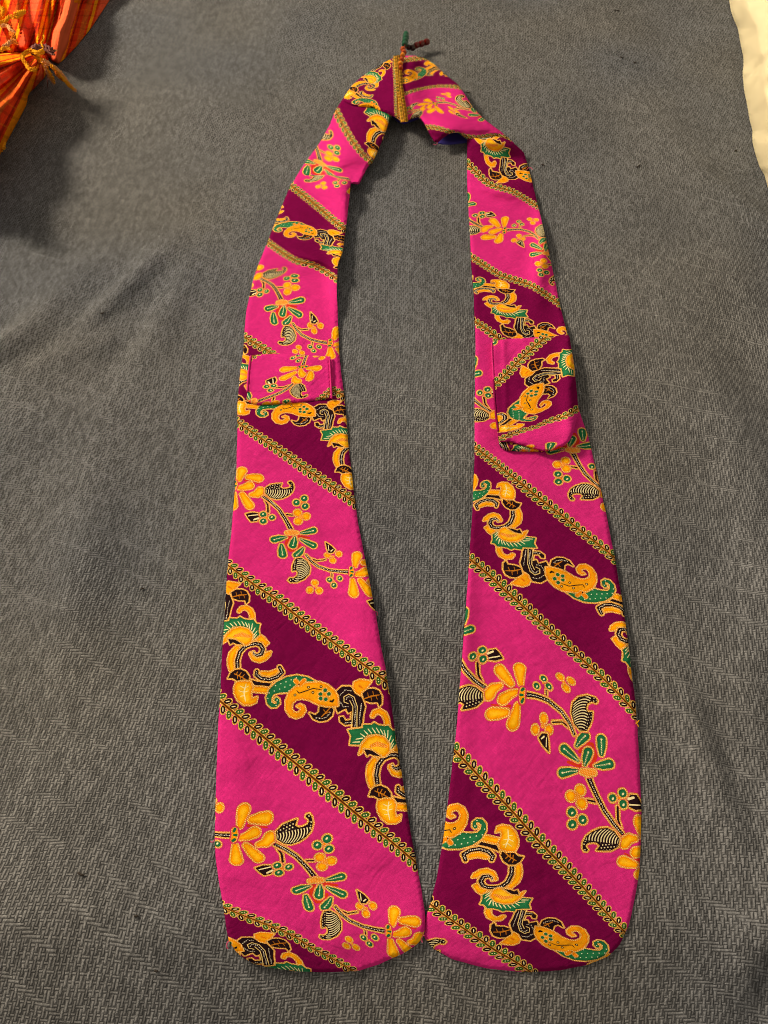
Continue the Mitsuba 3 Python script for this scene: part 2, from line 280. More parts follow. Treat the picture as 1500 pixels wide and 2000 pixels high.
CLOTH_MARKS = {
    'left': [[538.1,1649.4,-130.0,149.0],[616.1,1716.0,-86.0,158.0],[759.1,1816.7,-10.0,157.0],[458.5,1628.2,-161.0,157.0],[547.9,1694.9,-114.5,164.0],[632.4,1647.7,-101.0,126.4],[713.6,1768.0,-37.5,154.4],[720.1,1831.4,-19.0,177.9],[648.6,1803.7,-50.7,188.5],[515.5,970.5,-348.0,-78.0],[569.5,1038.0,-304.0,-69.0],[686.5,1114.5,-228.0,-70.0],[518.5,1009.5,-332.5,-63.0],[589.0,979.5,-319.0,-100.6],[649.0,1083.0,-255.5,-72.6],[653.5,1131.0,-237.0,-49.1],[589.0,1110.0,-268.7,-38.5],[603.2,1591.7,-122.8,116.7],[627.5,1829.7,-51.7,205.9],[568.0,942.0,-340.8,-110.3],[568.0,1131.0,-269.7,-21.1],[556.2,522.5,-558.8,-337.3],[547.5,668.8,-487.7,-248.1],[510.0,545.0,-566.0,-305.0],[550.0,588.8,-522.0,-296.0],[645.0,668.8,-446.0,-297.0],[511.2,568.8,-550.5,-290.0],[568.8,541.2,-537.0,-327.6],[613.8,635.0,-473.5,-299.6],[613.8,677.5,-455.0,-276.1],[565.0,655.0,-486.7,-265.5],[736.0,1452.0,-115.2,44.4],[636.0,1357.0,-173.7,38.7],[742.0,1548.0,-89.8,73.0],[758.0,1580.0,-77.4,78.7],[539.0,1369.0,-202.9,67.8],[581.0,1380.0,-185.7,60.6],[678.0,1364.0,-157.6,30.1],[728.0,1360.0,-141.9,15.7],[738.0,1394.0,-129.5,24.7],[466.7,1318.7,-240.8,73.0],[477.3,1349.3,-228.4,78.7],[477.3,1190.7,-280.5,24.7],[593.5,799.5,-391.7,-188.3],[631.0,804.0,-375.6,-196.9],[664.0,801.0,-359.9,-211.3],[553.0,814.5,-403.7,-166.4],[515.5,807.0,-420.9,-159.2],[603.8,450.0,-609.7,-415.3],[630.0,457.5,-593.6,-423.9],[570.0,456.2,-621.7,-393.4],[665.0,466.2,-577.9,-438.3],[435.7,1771.2,-128.5,227.0],[507.2,1800.5,-98.5,227.0],[582.0,1833.0,-66.0,227.0],[634.0,1863.9,-40.7,227.0],[679.5,1889.9,-18.7,227.0],[431.0,1370.0,-237.5,96.0],[507.0,1432.7,-195.5,96.0],[583.0,1495.4,-153.9,96.0],[659.0,1558.1,-113.8,96.0],[735.0,1620.8,-74.0,96.0],[811.0,1683.5,-30.9,96.0],[445.0,1104.0,-322.7,0.0],[507.4,1149.6,-284.7,0.0],[569.8,1195.2,-246.7,0.0],[632.2,1240.8,-209.3,0.0],[694.6,1286.4,-173.4,0.0],[757.0,1332.0,-139.3,0.0],[464.5,825.0,-432.1,-131.0],[521.5,864.0,-391.4,-131.0],[578.5,903.0,-352.2,-131.0],[635.5,942.0,-313.7,-131.0],[692.5,981.0,-274.9,-131.0],[480.0,660.0,-517.3,-227.0],[530.0,690.0,-482.7,-227.0],[667.5,770.0,-376.3,-227.0],[522.5,472.5,-623.9,-358.0],[550.0,492.5,-591.2,-358.0],[580.0,511.2,-559.9,-358.0],[610.0,516.2,-546.3,-358.0],[655.0,542.5,-514.9,-358.0],[568.8,362.5,-709.7,-454.0],[622.5,405.0,-646.1,-454.0],[675.0,447.5,-590.2,-454.0]],
    'right': [[1019.9,1360.1,141.0,157.0],[945.2,1342.2,172.0,149.0],[1060.6,1339.0,132.0,177.9],[1060.6,1426.7,113.5,154.4],[1148.3,1512.9,65.0,158.0],[1135.3,1394.2,100.3,188.5],[1125.6,1602.2,50.0,126.4],[1215.0,1628.2,21.0,149.0],[1211.7,1561.6,36.5,164.0],[937.8,1280.5,187.5,164.0],[985.0,451.2,577.0,611.0],[1011.2,438.8,568.0,631.9],[1015.0,467.5,549.5,608.4],[940.0,442.5,608.0,603.0],[938.8,420.0,623.5,618.0],[1070.0,496.2,501.0,612.0],[1060.0,533.8,486.0,580.4],[1118.0,881.5,283.0,385.0],[1097.0,935.8,268.0,353.4],[1172.3,951.5,239.0,376.0],[948.3,767.8,405.5,391.0],[957.0,802.8,390.0,376.0],[985.8,1755.0,35.8,44.4],[998.8,1677.0,61.2,73.0],[992.3,1641.2,73.6,78.7],[930.5,1612.0,99.1,67.8],[1028.1,1816.7,-6.6,30.1],[979.3,1820.0,9.1,15.7],[969.5,1790.7,21.5,24.7],[1065.4,1831.4,-22.7,38.7],[1122.3,1826.5,-34.7,60.6],[1167.9,1846.0,-51.9,67.8],[944.8,948.0,317.1,294.8],[988.5,958.5,291.6,305.7],[999.0,986.5,279.2,300.0],[995.5,1047.8,253.8,271.4],[990.3,1084.5,239.5,251.7],[1002.5,1114.3,227.1,242.7],[1048.0,1116.0,211.4,257.1],[1090.0,1130.0,195.3,265.7],[1140.8,1119.5,183.3,287.6],[1182.8,1142.3,166.1,294.8],[980.0,555.0,509.6,532.7],[988.8,568.8,497.2,527.0],[987.5,605.0,471.8,498.4],[982.5,625.0,457.5,478.7],[995.0,650.0,445.1,469.7],[1030.0,650.0,429.4,484.1],[963.8,285.0,689.8,725.4],[960.0,317.5,675.5,705.7],[970.0,345.0,663.1,696.7],[995.0,340.0,647.4,711.1],[1027.5,345.0,631.3,719.7],[842.8,1768.0,65.5,0.0],[901.3,1810.2,34.0,0.0],[966.3,1855.7,-1.4,0.0],[1031.3,1894.7,-35.3,0.0],[888.0,1466.0,154.7,96.0],[955.0,1537.4,115.0,96.0],[1022.0,1608.8,75.6,96.0],[1089.0,1680.2,34.9,96.0],[1156.0,1751.6,-10.8,96.0],[1223.0,1823.0,-54.4,96.0],[917.0,1091.5,262.5,227.0],[984.2,1151.9,218.1,227.0],[1051.5,1212.2,175.9,227.0],[1118.8,1272.6,137.4,227.0],[1186.0,1333.0,103.3,227.0],[929.0,874.5,362.3,323.0],[996.4,927.9,304.9,323.0],[1063.8,981.2,259.5,323.0],[1131.1,1034.6,218.3,323.0],[1198.5,1088.0,180.0,323.0],[931.2,630.0,479.5,454.0],[977.5,665.0,442.7,454.0],[922.5,502.5,572.5,550.0],[980.0,540.0,520.0,550.0],[1040.0,557.5,481.0,550.0],[1095.0,595.0,433.3,550.0],[913.8,320.0,696.6,681.0],[955.0,360.0,658.8,681.0],[1000.0,372.5,626.4,681.0],[1048.8,402.5,576.6,681.0]],
    'pocket_left': [[592.7,716.3,-161.0,157.0],[571.5,750.7,-130.0,149.0],[528.9,755.9,-114.5,164.0],[583.2,698.7,-170.0,177.9]],
    'pocket_right': [[1116.3,704.3,-115.2,44.4],[1076.7,702.8,-129.5,24.7],[1047.3,740.2,-157.6,30.1],[1045.9,713.1,-141.9,15.7],[1037.8,767.3,-173.7,38.7],[1059.1,790.8,-185.7,60.6],[1041.5,818.7,-202.9,67.8],[969.6,748.3,-184.5,0.0],[993.1,724.8,-164.3,0.0],[1018.0,699.9,-142.8,0.0],[1044.4,674.9,-120.9,0.0],[1062.0,661.7,-108.2,0.0],[996.0,849.5,-234.7,96.0],[1032.7,836.3,-216.6,96.0],[1062.0,824.5,-201.4,96.0],[1095.7,815.7,-186.6,96.0],[1126.5,799.6,-168.4,96.0]],
    'neck_low': [[743.7,236.5,-769.2,-636.6],[729.1,287.9,-743.8,-608.0],[726.1,298.1,-731.4,-602.3],[624.9,315.7,-740.0,-523.0],[654.3,290.8,-755.0,-554.6],[654.3,213.1,-802.7,-585.0],[670.4,245.3,-778.8,-585.0],[688.0,274.7,-756.5,-585.0],[705.6,298.1,-738.0,-585.0],[723.2,312.8,-725.2,-585.0]],
    'neck_top': [[726.1,154.4,-920.2,-636.6],[690.9,173.5,-894.8,-608.0],[680.7,183.7,-882.4,-602.3],[698.3,199.9,-856.9,-613.2],[755.5,128.0,-946.9,-665.3],[776.0,116.3,-962.0,-683.0],[777.5,157.3,-904.5,-683.0],[778.9,204.3,-838.8,-683.0]],
    'neck_right': [[849.3,202.8,795.0,838.0],[818.5,213.1,826.0,830.0],[859.6,193.1,786.0,858.9],[903.6,202.8,754.3,869.5],[792.1,156.7,849.3,946.7],[800.1,142.7,837.3,968.6],[816.5,136.8,820.1,975.8],[846.4,141.2,801.2,962.9],[934.4,268.8,746.5,777.0],[963.7,263.5,722.5,777.0],[993.1,270.3,700.5,777.0],[790.7,183.7,845.5,908.0],[828.8,172.0,813.4,908.0],[899.2,170.5,757.6,908.0],[790.7,116.9,834.1,1004.0],[822.9,111.9,807.8,1004.0]],
}

def srgb(r, g, b):
    return [((c / 255 + 0.055) / 1.055) ** 2.4 if c > 10 else c / 255 / 12.92 for c in (r, g, b)]

INK = {'pink': [0.60, 0.025, 0.245], 'plum': [0.160, 0.0035, 0.066], 'Y': [0.92, 0.44, 0.004], 'Ydeep': [0.86, 0.26, 0.003], 'Ylight': [0.97, 0.58, 0.03], 'G': [0.016, 0.150, 0.065],
       'K': [0.018, 0.008, 0.012], 'O': [0.84, 0.24, 0.004], 'N': [0.55, 0.19, 0.015], 'W': [0.92, 0.84, 0.52], 'R': [0.62, 0.040, 0.012], 'gold': [0.64, 0.235, 0.008], 'cream': [0.94, 0.72, 0.30]}

def cone_chain(x, y, pts, r):
    """(signed distance, distance from the axis) of a stroke whose radius varies."""
    best, axis = None, None
    if len(pts) == 1:
        d = dr.sqrt(dr.square(x - pts[0][0]) + dr.square(y - pts[0][1]))
        return d - r[0], d
    for (ax, ay), (bx, by), ra, rb in zip(pts[:-1], pts[1:], r[:-1], r[1:]):
        ex, ey = bx - ax, by - ay
        k = 1.0 / max(ex * ex + ey * ey, 1e-6)
        px, py = x - ax, y - ay
        h = dr.clip((px * ex + py * ey) * k, 0, 1)
        q = dr.sqrt(dr.square(px - h * ex) + dr.square(py - h * ey))
        d = q - (ra + (rb - ra) * h)
        axis = q if best is None else dr.minimum(axis, q)
        best = d if best is None else dr.minimum(best, d)
    return best, axis

def polygon(x, y, pts):
    """Signed distance of a closed outline."""
    d2, odd = mi.Float(1e9), mi.Bool(False)
    for (ax, ay), (bx, by) in zip(pts, pts[1:] + pts[:1]):
        ex, ey = bx - ax, by - ay
        k = 1.0 / max(ex * ex + ey * ey, 1e-6)
        px, py = x - ax, y - ay
        h = dr.clip((px * ex + py * ey) * k, 0, 1)
        d2 = dr.minimum(d2, dr.square(px - h * ex) + dr.square(py - h * ey))
        if abs(ey) > 1e-6:
            odd = odd ^ (((ay > y) != (by > y)) & (px < (ex / ey) * py))
    d = dr.sqrt(d2)
    return dr.select(odd, -d, d)

def dots(x, y, pitch):
    """Distance (mm) to the nearest point of a triangular lattice."""
    h = pitch * 0.866
    row = dr.floor(y / h + 0.5)
    out = mi.Float(1e9)
    for k in (-1, 0, 1):
        r = row + k
        off = (r - 2 * dr.floor(r * 0.5)) * 0.5
        c = (dr.floor(x / pitch - off + 0.5) + off) * pitch
        out = dr.minimum(out, dr.square(x - c) + dr.square(y - r * h))
    return dr.sqrt(out)

def pick(c, a, b):
    return mi.Color3f(dr.select(c, a.x, b.x), dr.select(c, a.y, b.y), dr.select(c, a.z, b.z))

def batik(p, n, uv):
    col3 = lambda k: mi.Color3f(*INK[k])
    S, Tt = uv.x * 1000, uv.y * 1000
    k = dr.floor(Tt / PERIOD)
    s, t = S - SHIFT * k, Tt - PERIOD * k
    tone = 0.94 + 0.12 * mikit.noise(S * 1.7, Tt * 0.35) * mikit.noise(S * 0.35, Tt * 1.9) * 2
    col = pick(t < PLUM_W, col3('plum'), col3('pink')) * (tone * (0.95 + 0.10 * mikit.noise(S * 0.06, Tt * 0.06)))
    bead = dots(S, Tt, 1.5)
    ringc = mikit.mix(INK['gold'], INK['cream'], mikit.smoothstep(0.62, 0.34, bead))
    coarse = dots(S, Tt, 2.6)
    # the leafy braid along each edge of a band
    q = REPEAT / 23
    near0, near1, near2 = dr.abs(t), dr.abs(t - PLUM_W), dr.abs(t - PERIOD)
    v = dr.select(near1 < dr.minimum(near0, near2), t - PLUM_W, dr.select(near2 < near0, t - PERIOD, t))
    sb = dr.select(near2 < dr.minimum(near0, near1), s - SHIFT, s)
    up = v < 0
    av = dr.abs(v)
    sh = sb - dr.select(up, -187.0, -192.2)
    j = dr.floor((sh - (av - 3.3)) / q + 0.5)
    j23 = j - 23 * dr.floor((j + 6) / 23)
    par = j23 - 2 * dr.floor(j23 * 0.5)
    dx, dy = sh - j * q, av - 3.3
    a, b = (dx + dy) * 0.7071, (dx - dy) * 0.7071
    e1 = dr.sqrt(dr.square(a / 3.15) + dr.square(b / 1.85))
    rim = dr.sqrt(dr.square(a / 4.1) + dr.square(b / 2.75))
    hole = dr.sqrt(dr.square(a / 1.7) + dr.square(b / 0.42))
    eyes = dr.minimum(dr.square(a - 0.95), dr.square(a + 0.95)) + dr.square(b)
    dark = par < 0.5
    col = pick((rim < 1) | (av < 1.5), ringc * mi.Color3f(0.92, 1.04, 0.9), col)
    leaf = pick(dark, pick(hole < 1, col3('W'), col3('K')), pick(eyes < 0.22, col3('W'), mi.Color3f(0.035, 0.115, 0.022)))
    col = pick(e1 < 1, leaf, col)
    col = pick(av < 1.0, mi.Color3f(0.40, 0.16, 0.012), col)
    col = pick(av < 0.42, mi.Color3f(0.07, 0.012, 0.010), col)
    # the motifs
    for kind, fillc, name, ring, plum, xy, rr in PRINT_SHAPES:
        xy = np.array(xy, float).reshape(-1, 2) / 10
        c = (xy.min(0) + xy.max(0)) / 2
        ds = s - float(c[0])
        ds = ds - REPEAT * dr.floor(ds / REPEAT + 0.5)
        dt = t - float(c[1])
        pts = [tuple(map(float, r)) for r in xy - c]
        axis = None
        if kind == 'c':
            d, axis = cone_chain(ds, dt, pts, [float(r) / 10 for r in rr])
        else:
            d = polygon(ds, dt, pts)
        if ring:
            if not plum:
                col = pick(d < 1.80, mikit.mix(INK['R'], INK['pink'], 0.45), col)
            col = pick(d < 1.40 * ring, ringc, col)
        if fillc in ('Y', 'O2'):
            deep = mikit.smoothstep(0.0, 2.2, -d)
            f = mikit.mix(INK['Ydeep'], INK['Y'] if fillc == 'Y' else [0.86, 0.36, 0.008], deep)
            if name in ('petal', 'yberry', 'yleaf', 'fan', 'cres', 'stemy', 'ybar', 'smiley', 'hook'):
                f = mikit.mix(f, INK['Ylight'], 0.55 * mikit.smoothstep(1.9, 3.8, -d) + (0.15 * mikit.smoothstep(0.6, 0.2, bead) * deep))
        elif fillc == 'G':
            f = mi.Color3f(*INK['G']) * (0.85 + 0.4 * mikit.smoothstep(0, 3, -d))
            if name == 'gpetal':
                r1 = float(rr[-1]) / 10
                tip = dr.sqrt(dr.square(ds - pts[-1][0]) + dr.square(dt - pts[-1][1]))
                f = pick(((axis < 0.5) & (bead < 0.55)) | (tip < 0.75), col3('W'), f)
            elif name == 'berry':
                f = pick(dr.square((ds + 0.5) / 0.7) + dr.square((dt + 0.2) / 1.15) < 1, col3('W'), f)
            elif name == 'gpais':
                f = pick(dots(ds, dt, 4.6) < 0.5, mi.Color3f(0.75, 0.85, 0.70), f)
        elif fillc == 'D':
            f = pick((axis < 0.48) & (dots(S, Tt, 1.6) < 0.5), mi.Color3f(0.92, 0.88, 0.80), col3('K'))
        elif fillc in ('V1', 'V2'):
            a0, a1 = (V1_AXIS if fillc == 'V1' else V2_AXIS)
            ux, uy = a1[0] - a0[0], a1[1] - a0[1]
            m = math.hypot(ux, uy)
            ux, uy = ux / m, uy / m
            wx, wy = ds - (a0[0] - float(c[0])), dt - (a0[1] - float(c[1]))
            al, si = wx * ux + wy * uy, (-wx * uy + wy * ux) * (1 if fillc == 'V1' else -1)
            wave = al / 2.3 + 0.035 * dr.square(si) - si * 0.12
            stripe = (wave - dr.floor(wave) < 0.36) & (si > 0.2) & (d < -0.8)
            f = pick(stripe, col3('W'), pick((si < -0.6) & (coarse < 0.55) & (d < -0.7), col3('W'), col3('K')))
        elif fillc == 'B':
            f = pick((axis < 0.40) & (dots(S, Tt, 1.5) < 0.48), mi.Color3f(0.92, 0.88, 0.80), col)
        elif fillc in ('A', 'B1'):
            f = col3('cream')
        elif fillc == 'O':
            f = col3('O') if name != 'dots' else mikit.mix(INK['O'], INK['cream'], 0.7 * mikit.smoothstep(0.50, 0.25, bead))
        elif fillc == 'N2':
            f = mikit.mix([0.86, 0.36, 0.008], [0.62, 0.12, 0.004], mikit.smoothstep(0, 1.6, -d))
        else:
            f = col3(fillc)
        col = pick(d < 0, f, col)
    return col

V1_AXIS, V2_AXIS = ((-134.8, 141.3), (-116.9, 122.3)), ((-60.5, 182.0), (-49.3, 203.0))

def weave_relief(p, n, uv):
    x, y = uv.x * 1000, uv.y * 1000
    wx, wy = x + 9 * mikit.noise(x * 0.05, y * 0.05), y + 9 * mikit.noise(x * 0.05 + 8, y * 0.05)
    fold = dr.abs(mikit.noise(wx * 0.035, wy * 0.16 + 3) - 0.5) + 0.7 * dr.abs(mikit.noise(wx * 0.17 + 5, wy * 0.045) - 0.5)
    return 4.5 * mikit.smoothstep(0.0, 0.5, fold) + 0.5 * dr.sin(x * 9.0) * dr.sin(y * 9.0) + 2.5 * mikit.noise(x * 0.12, y * 0.5) + 2.0 * mikit.noise(x * 0.5 + 40, y * 0.12)

scene['batik_cotton'] = {'type': 'twosided', 'bsdf': {'type': 'bumpmap', 'arbitrary': mikit.proc(weave_relief, 3e-4), 'scale': 0.00006,
                         'bsdf': {'type': 'diffuse', 'reflectance': mikit.proc(batik)}}}
scene['blue_lining'] = {'type': 'twosided', 'bsdf': {'type': 'diffuse', 'reflectance': {'type': 'rgb', 'value': [0.06, 0.05, 0.34]}}}

def cloth_map(name):
    """From a photo position on the stole to the printed cloth's own coordinates (metres), by the print's landmarks."""
    m = np.array(CLOTH_MARKS[name])
    f = RBFInterpolator(m[:, :2] / 100, m[:, 2:], kernel='thin_plate_spline', smoothing=0.02, degree=1)
    return lambda px: f(np.asarray(px, float) / 100) / 1000

def sheet(outline, step, height, uvmap, thick=0.0017, edge=0.0022, rounds=1):
    """A piece of lined cloth with its outline in the photograph, its real height over the blanket, a turned edge and a rim down to its underside."""
    o = smooth_outline(outline, step, rounds)
    o = o + 1.6 * (np.stack([meshkit.fbm(np.stack([o[:, 0] / 40, o[:, 1] / 40, 0 * o[:, 0] + c], -1), 3, 3) for c in (0, 9)], -1) - 0.5)     # the sewn edge is never quite straight
    v, f = fill(o, step)
    base = at(v)
    nb = len(o)
    tree = cKDTree(base[:nb])
    inset = tree.query(base)[0]
    h = height(v, base)
    top = h + thick * np.sqrt(np.clip(1 - (1 - np.clip(inset / edge, 0, 1)) ** 2, 0, 1)) - thick * 0.35
    P = at(v, top)
    uv = uvmap(v)
    rim = P[:nb].copy()
    rim[:, 2] -= np.minimum(thick * 0.9, 0.9 * np.maximum(top[:nb], 0.0008))
    V = np.vstack([P, P[:nb], rim])
    UV = np.vstack([uv, uv[:nb], uv[:nb]])
    i = np.arange(nb)
    j = (i + 1) % nb
    A, B = len(P) + i, len(P) + nb + i
    A2, B2 = len(P) + j, len(P) + nb + j
    F = np.vstack([f, np.stack([A, B, B2], -1), np.stack([A, B2, A2], -1)])
    return trimesh.Trimesh(V, F, process=False), UV

def join(parts):
    V, F, U, n = [], [], [], 0
    for m, u in parts:
        V.append(m.vertices); F.append(m.faces + n); U.append(u); n += len(m.vertices)
    return trimesh.Trimesh(np.vstack(V), np.vstack(F), process=False), np.vstack(U)

# ------------------------------------------------------------------ the blanket
def blanket_weave(x, y):
    """(height 0..1, which yarn: 1 = pale warp, a random number per yarn float) of the woven blanket at x, y in metres."""
    wx = x + 0.0011 * mikit.noise(x * 60, y * 60) + 0.006 * mikit.noise(x * 9, y * 9)
    wy = y + 0.0011 * mikit.noise(x * 60 + 30, y * 60) + 0.016 * mikit.noise(x * 9 + 5, y * 9)
    gx, gy = (wx - 0.06 * wy) / 0.00262, (wy + 0.04 * wx) / 0.00222
    i, j = dr.floor(gx), dr.floor(gy)
    fx, fy = gx - i - 0.5, gy - j - 0.5
    b = (j + 0.54 * i) / 13
    b = (b - dr.floor(b)) * 13
    tw = (j - 2 * i + dr.floor(mikit.cell_rand(dr.floor(i / 9)) * 4)) / 4
    tw = (tw - dr.floor(tw)) * 4
    line = (b < 1.7) & (mikit.noise(x * 28 + 3, y * 40) > 0.44)      # every so often the weft floats on top along a diagonal
    rnd = mikit.cell_rand(i, dr.floor((gy + i * 2) / 4))
    lean = fx - 0.10 * (tw - 2 + fy) + (rnd - 0.5) * 0.16              # the floats lean and wander
    half = 0.27 + 0.10 * rnd
    up = tw > 0.9
    end = dr.minimum(dr.select(tw < 1.9, 0.5 + fy, mi.Float(1)), dr.select(tw > 2.9, 0.5 - fy, mi.Float(1)))          # rounding where the float dives
    warp = ~line & up & (dr.abs(lean) < half)
    tick = ~line & ~up & (dr.abs(fy) < 0.26)
    pale = line & (dr.abs(fy) < 0.36)
    hw = dr.sqrt(dr.maximum(1 - dr.square(lean / (half + 0.06)), 0)) * (0.35 + 0.65 * dr.minimum(end * 1.8, 1)) + 0.30
    hf = 0.62 * dr.sqrt(dr.maximum(1 - dr.square(fy / 0.36), 0))
    h = dr.select(warp, hw, dr.select(tick | pale, hf + 0.12, mi.Float(0.05)))
    return h, warp, tick | pale, rnd

def blanket_relief(p, n, uv):
    h, w, l, r = blanket_weave(uv.x, uv.y)
    return h + 0.3 * mikit.noise(uv.x * 1500, uv.y * 1500)

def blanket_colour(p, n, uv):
    """Uneven pale warp and weft yarn, with shade painted dark into the gaps."""
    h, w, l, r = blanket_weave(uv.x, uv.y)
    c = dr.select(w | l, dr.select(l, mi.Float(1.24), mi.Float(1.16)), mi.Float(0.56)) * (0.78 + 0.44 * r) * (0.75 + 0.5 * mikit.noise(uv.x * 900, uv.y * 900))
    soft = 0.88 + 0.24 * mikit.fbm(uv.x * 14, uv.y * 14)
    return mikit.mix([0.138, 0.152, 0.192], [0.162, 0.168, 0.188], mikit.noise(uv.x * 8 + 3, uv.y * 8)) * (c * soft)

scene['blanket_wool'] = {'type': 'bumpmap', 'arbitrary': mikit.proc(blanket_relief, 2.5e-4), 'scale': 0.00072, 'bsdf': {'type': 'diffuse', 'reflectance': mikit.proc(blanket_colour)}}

gx = np.r_[np.linspace(-1.15, -0.7, 40)[:-1], np.linspace(-0.7, 0.7, 281), np.linspace(0.7, 1.15, 40)[1:]]
gy = np.r_[np.linspace(-0.22, 0.16, 120)[:-1], np.linspace(0.16, 1.6, 300), np.linspace(1.6, 2.3, 50)[1:]]
X, Y = np.meshgrid(gx, gy)
V = np.stack([X.ravel(), Y.ravel(), bed(X.ravel(), Y.ravel())], -1)
i, j = np.meshgrid(np.arange(len(gy) - 1), np.arange(len(gx) - 1), indexing='ij')
q = lambda a, b: a * len(gx) + b
F = np.stack([q(i, j), q(i, j + 1), q(i + 1, j + 1), q(i + 1, j)], -1).reshape(-1, 4)
arc = np.r_[0, np.cumsum(np.hypot(np.diff(gy), np.diff(bed(0 * gy, gy))))] + gy[0]
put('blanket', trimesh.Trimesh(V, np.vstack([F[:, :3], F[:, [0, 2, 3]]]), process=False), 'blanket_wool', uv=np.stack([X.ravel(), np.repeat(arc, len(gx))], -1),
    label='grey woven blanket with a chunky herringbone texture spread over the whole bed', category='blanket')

# ------------------------------------------------------------------ the stole
labels['stole'] = {'label': 'long pink and plum batik stole laid in a narrow loop on the grey blanket', 'category': 'stole'}
LEFT = {'body': [(684.5, 343.0), (670.0, 341.5), (657.5, 342.0), (640.0, 341.2), (625.0, 342.5), (610.0, 341.2), (592.5, 340.0), (583.8, 341.2), (567.5, 360.0), (553.8, 392.5), (535.0, 440.0), (522.5, 472.5), (506.2, 512.5), (493.8, 547.5), (481.2, 607.5), (477.5, 650.0), (475.0, 685.0), (468.8, 730.0), (463.8, 790.0), (463.6, 849.0), (461.5, 918.0), (457.0, 978.0), (451.0, 1050.0), (446.5, 1092.0), (440.5, 1170.0), (436.0, 1242.0), (431.5, 1320.0), (430.9, 1348.7), (426.0, 1420.2), (423.4, 1495.0), (421.1, 1560.0), (419.5, 1625.0), (421.1, 1673.7), (427.6, 1722.5), (435.7, 1771.2), (442.2, 1816.7), (447.1, 1839.5), (465.0, 1863.9), (494.2, 1881.7), (530.0, 1889.9), (578.7, 1897.3), (627.5, 1898.6), (699.0, 1896.4), (741.2, 1883.4), (783.5, 1863.9), (812.7, 1846.0), (826.4, 1831.4), (829.6, 1816.7), (830.6, 1787.5), (822.5, 1735.5), (812.7, 1686.7), (799.7, 1612.0), (786.7, 1524.2), (773.7, 1446.2), (762.4, 1365.0), (752.6, 1300.0), (745.0, 1266.0), (733.0, 1194.0), (727.0, 1164.0), (715.0, 1104.0), (700.0, 1026.0), (694.0, 981.0), (688.0, 936.0), (680.5, 870.0), (674.5, 795.0), (670.0, 756.0), (667.5, 737.5), (662.5, 690.0), (660.0, 625.0), (657.5, 562.5), (660.0, 512.5), (670.0, 490.0), (675.0, 445.0), (682.5, 382.5), (685.5, 346.2)], 'neck_low': [(688.0, 202.8), (671.9, 189.6), (654.3, 216.0), (644.0, 245.3), (623.5, 280.5), (600.0, 312.8), (586.2, 332.5), (575.0, 350.0), (600.0, 353.8), (625.0, 356.2), (650.0, 356.2), (675.0, 355.5), (700.8, 358.0), (718.8, 322.5), (726.1, 318.7), (736.4, 295.2), (752.5, 257.1), (762.2, 227.7), (767.2, 219.5), (752.5, 213.1), (726.1, 205.7), (705.6, 204.3)], 'neck_top': [(777.5, 110.4), (768.7, 111.9), (746.7, 123.6), (726.1, 136.8), (707.1, 148.5), (688.0, 166.1), (671.9, 189.6), (670.4, 195.5), (688.0, 204.3), (705.6, 206.6), (726.1, 207.8), (752.5, 217.5), (773.1, 227.7), (787.7, 238.0), (790.7, 227.7), (783.3, 186.7), (779.5, 142.7)], 'pocket': [(490.1, 694.0), (504.0, 692.5), (518.7, 692.1), (542.1, 691.6), (568.5, 692.5), (606.7, 694.6), (628.7, 695.7), (642.2, 695.4), (644.1, 708.9), (646.0, 742.7), (647.7, 778.6), (633.1, 780.1), (606.7, 782.0), (570.0, 785.2), (536.3, 787.8), (504.0, 789.9), (486.4, 785.2), (482.3, 776.4), (482.3, 764.7), (484.9, 728.0), (488.2, 698.7)]}
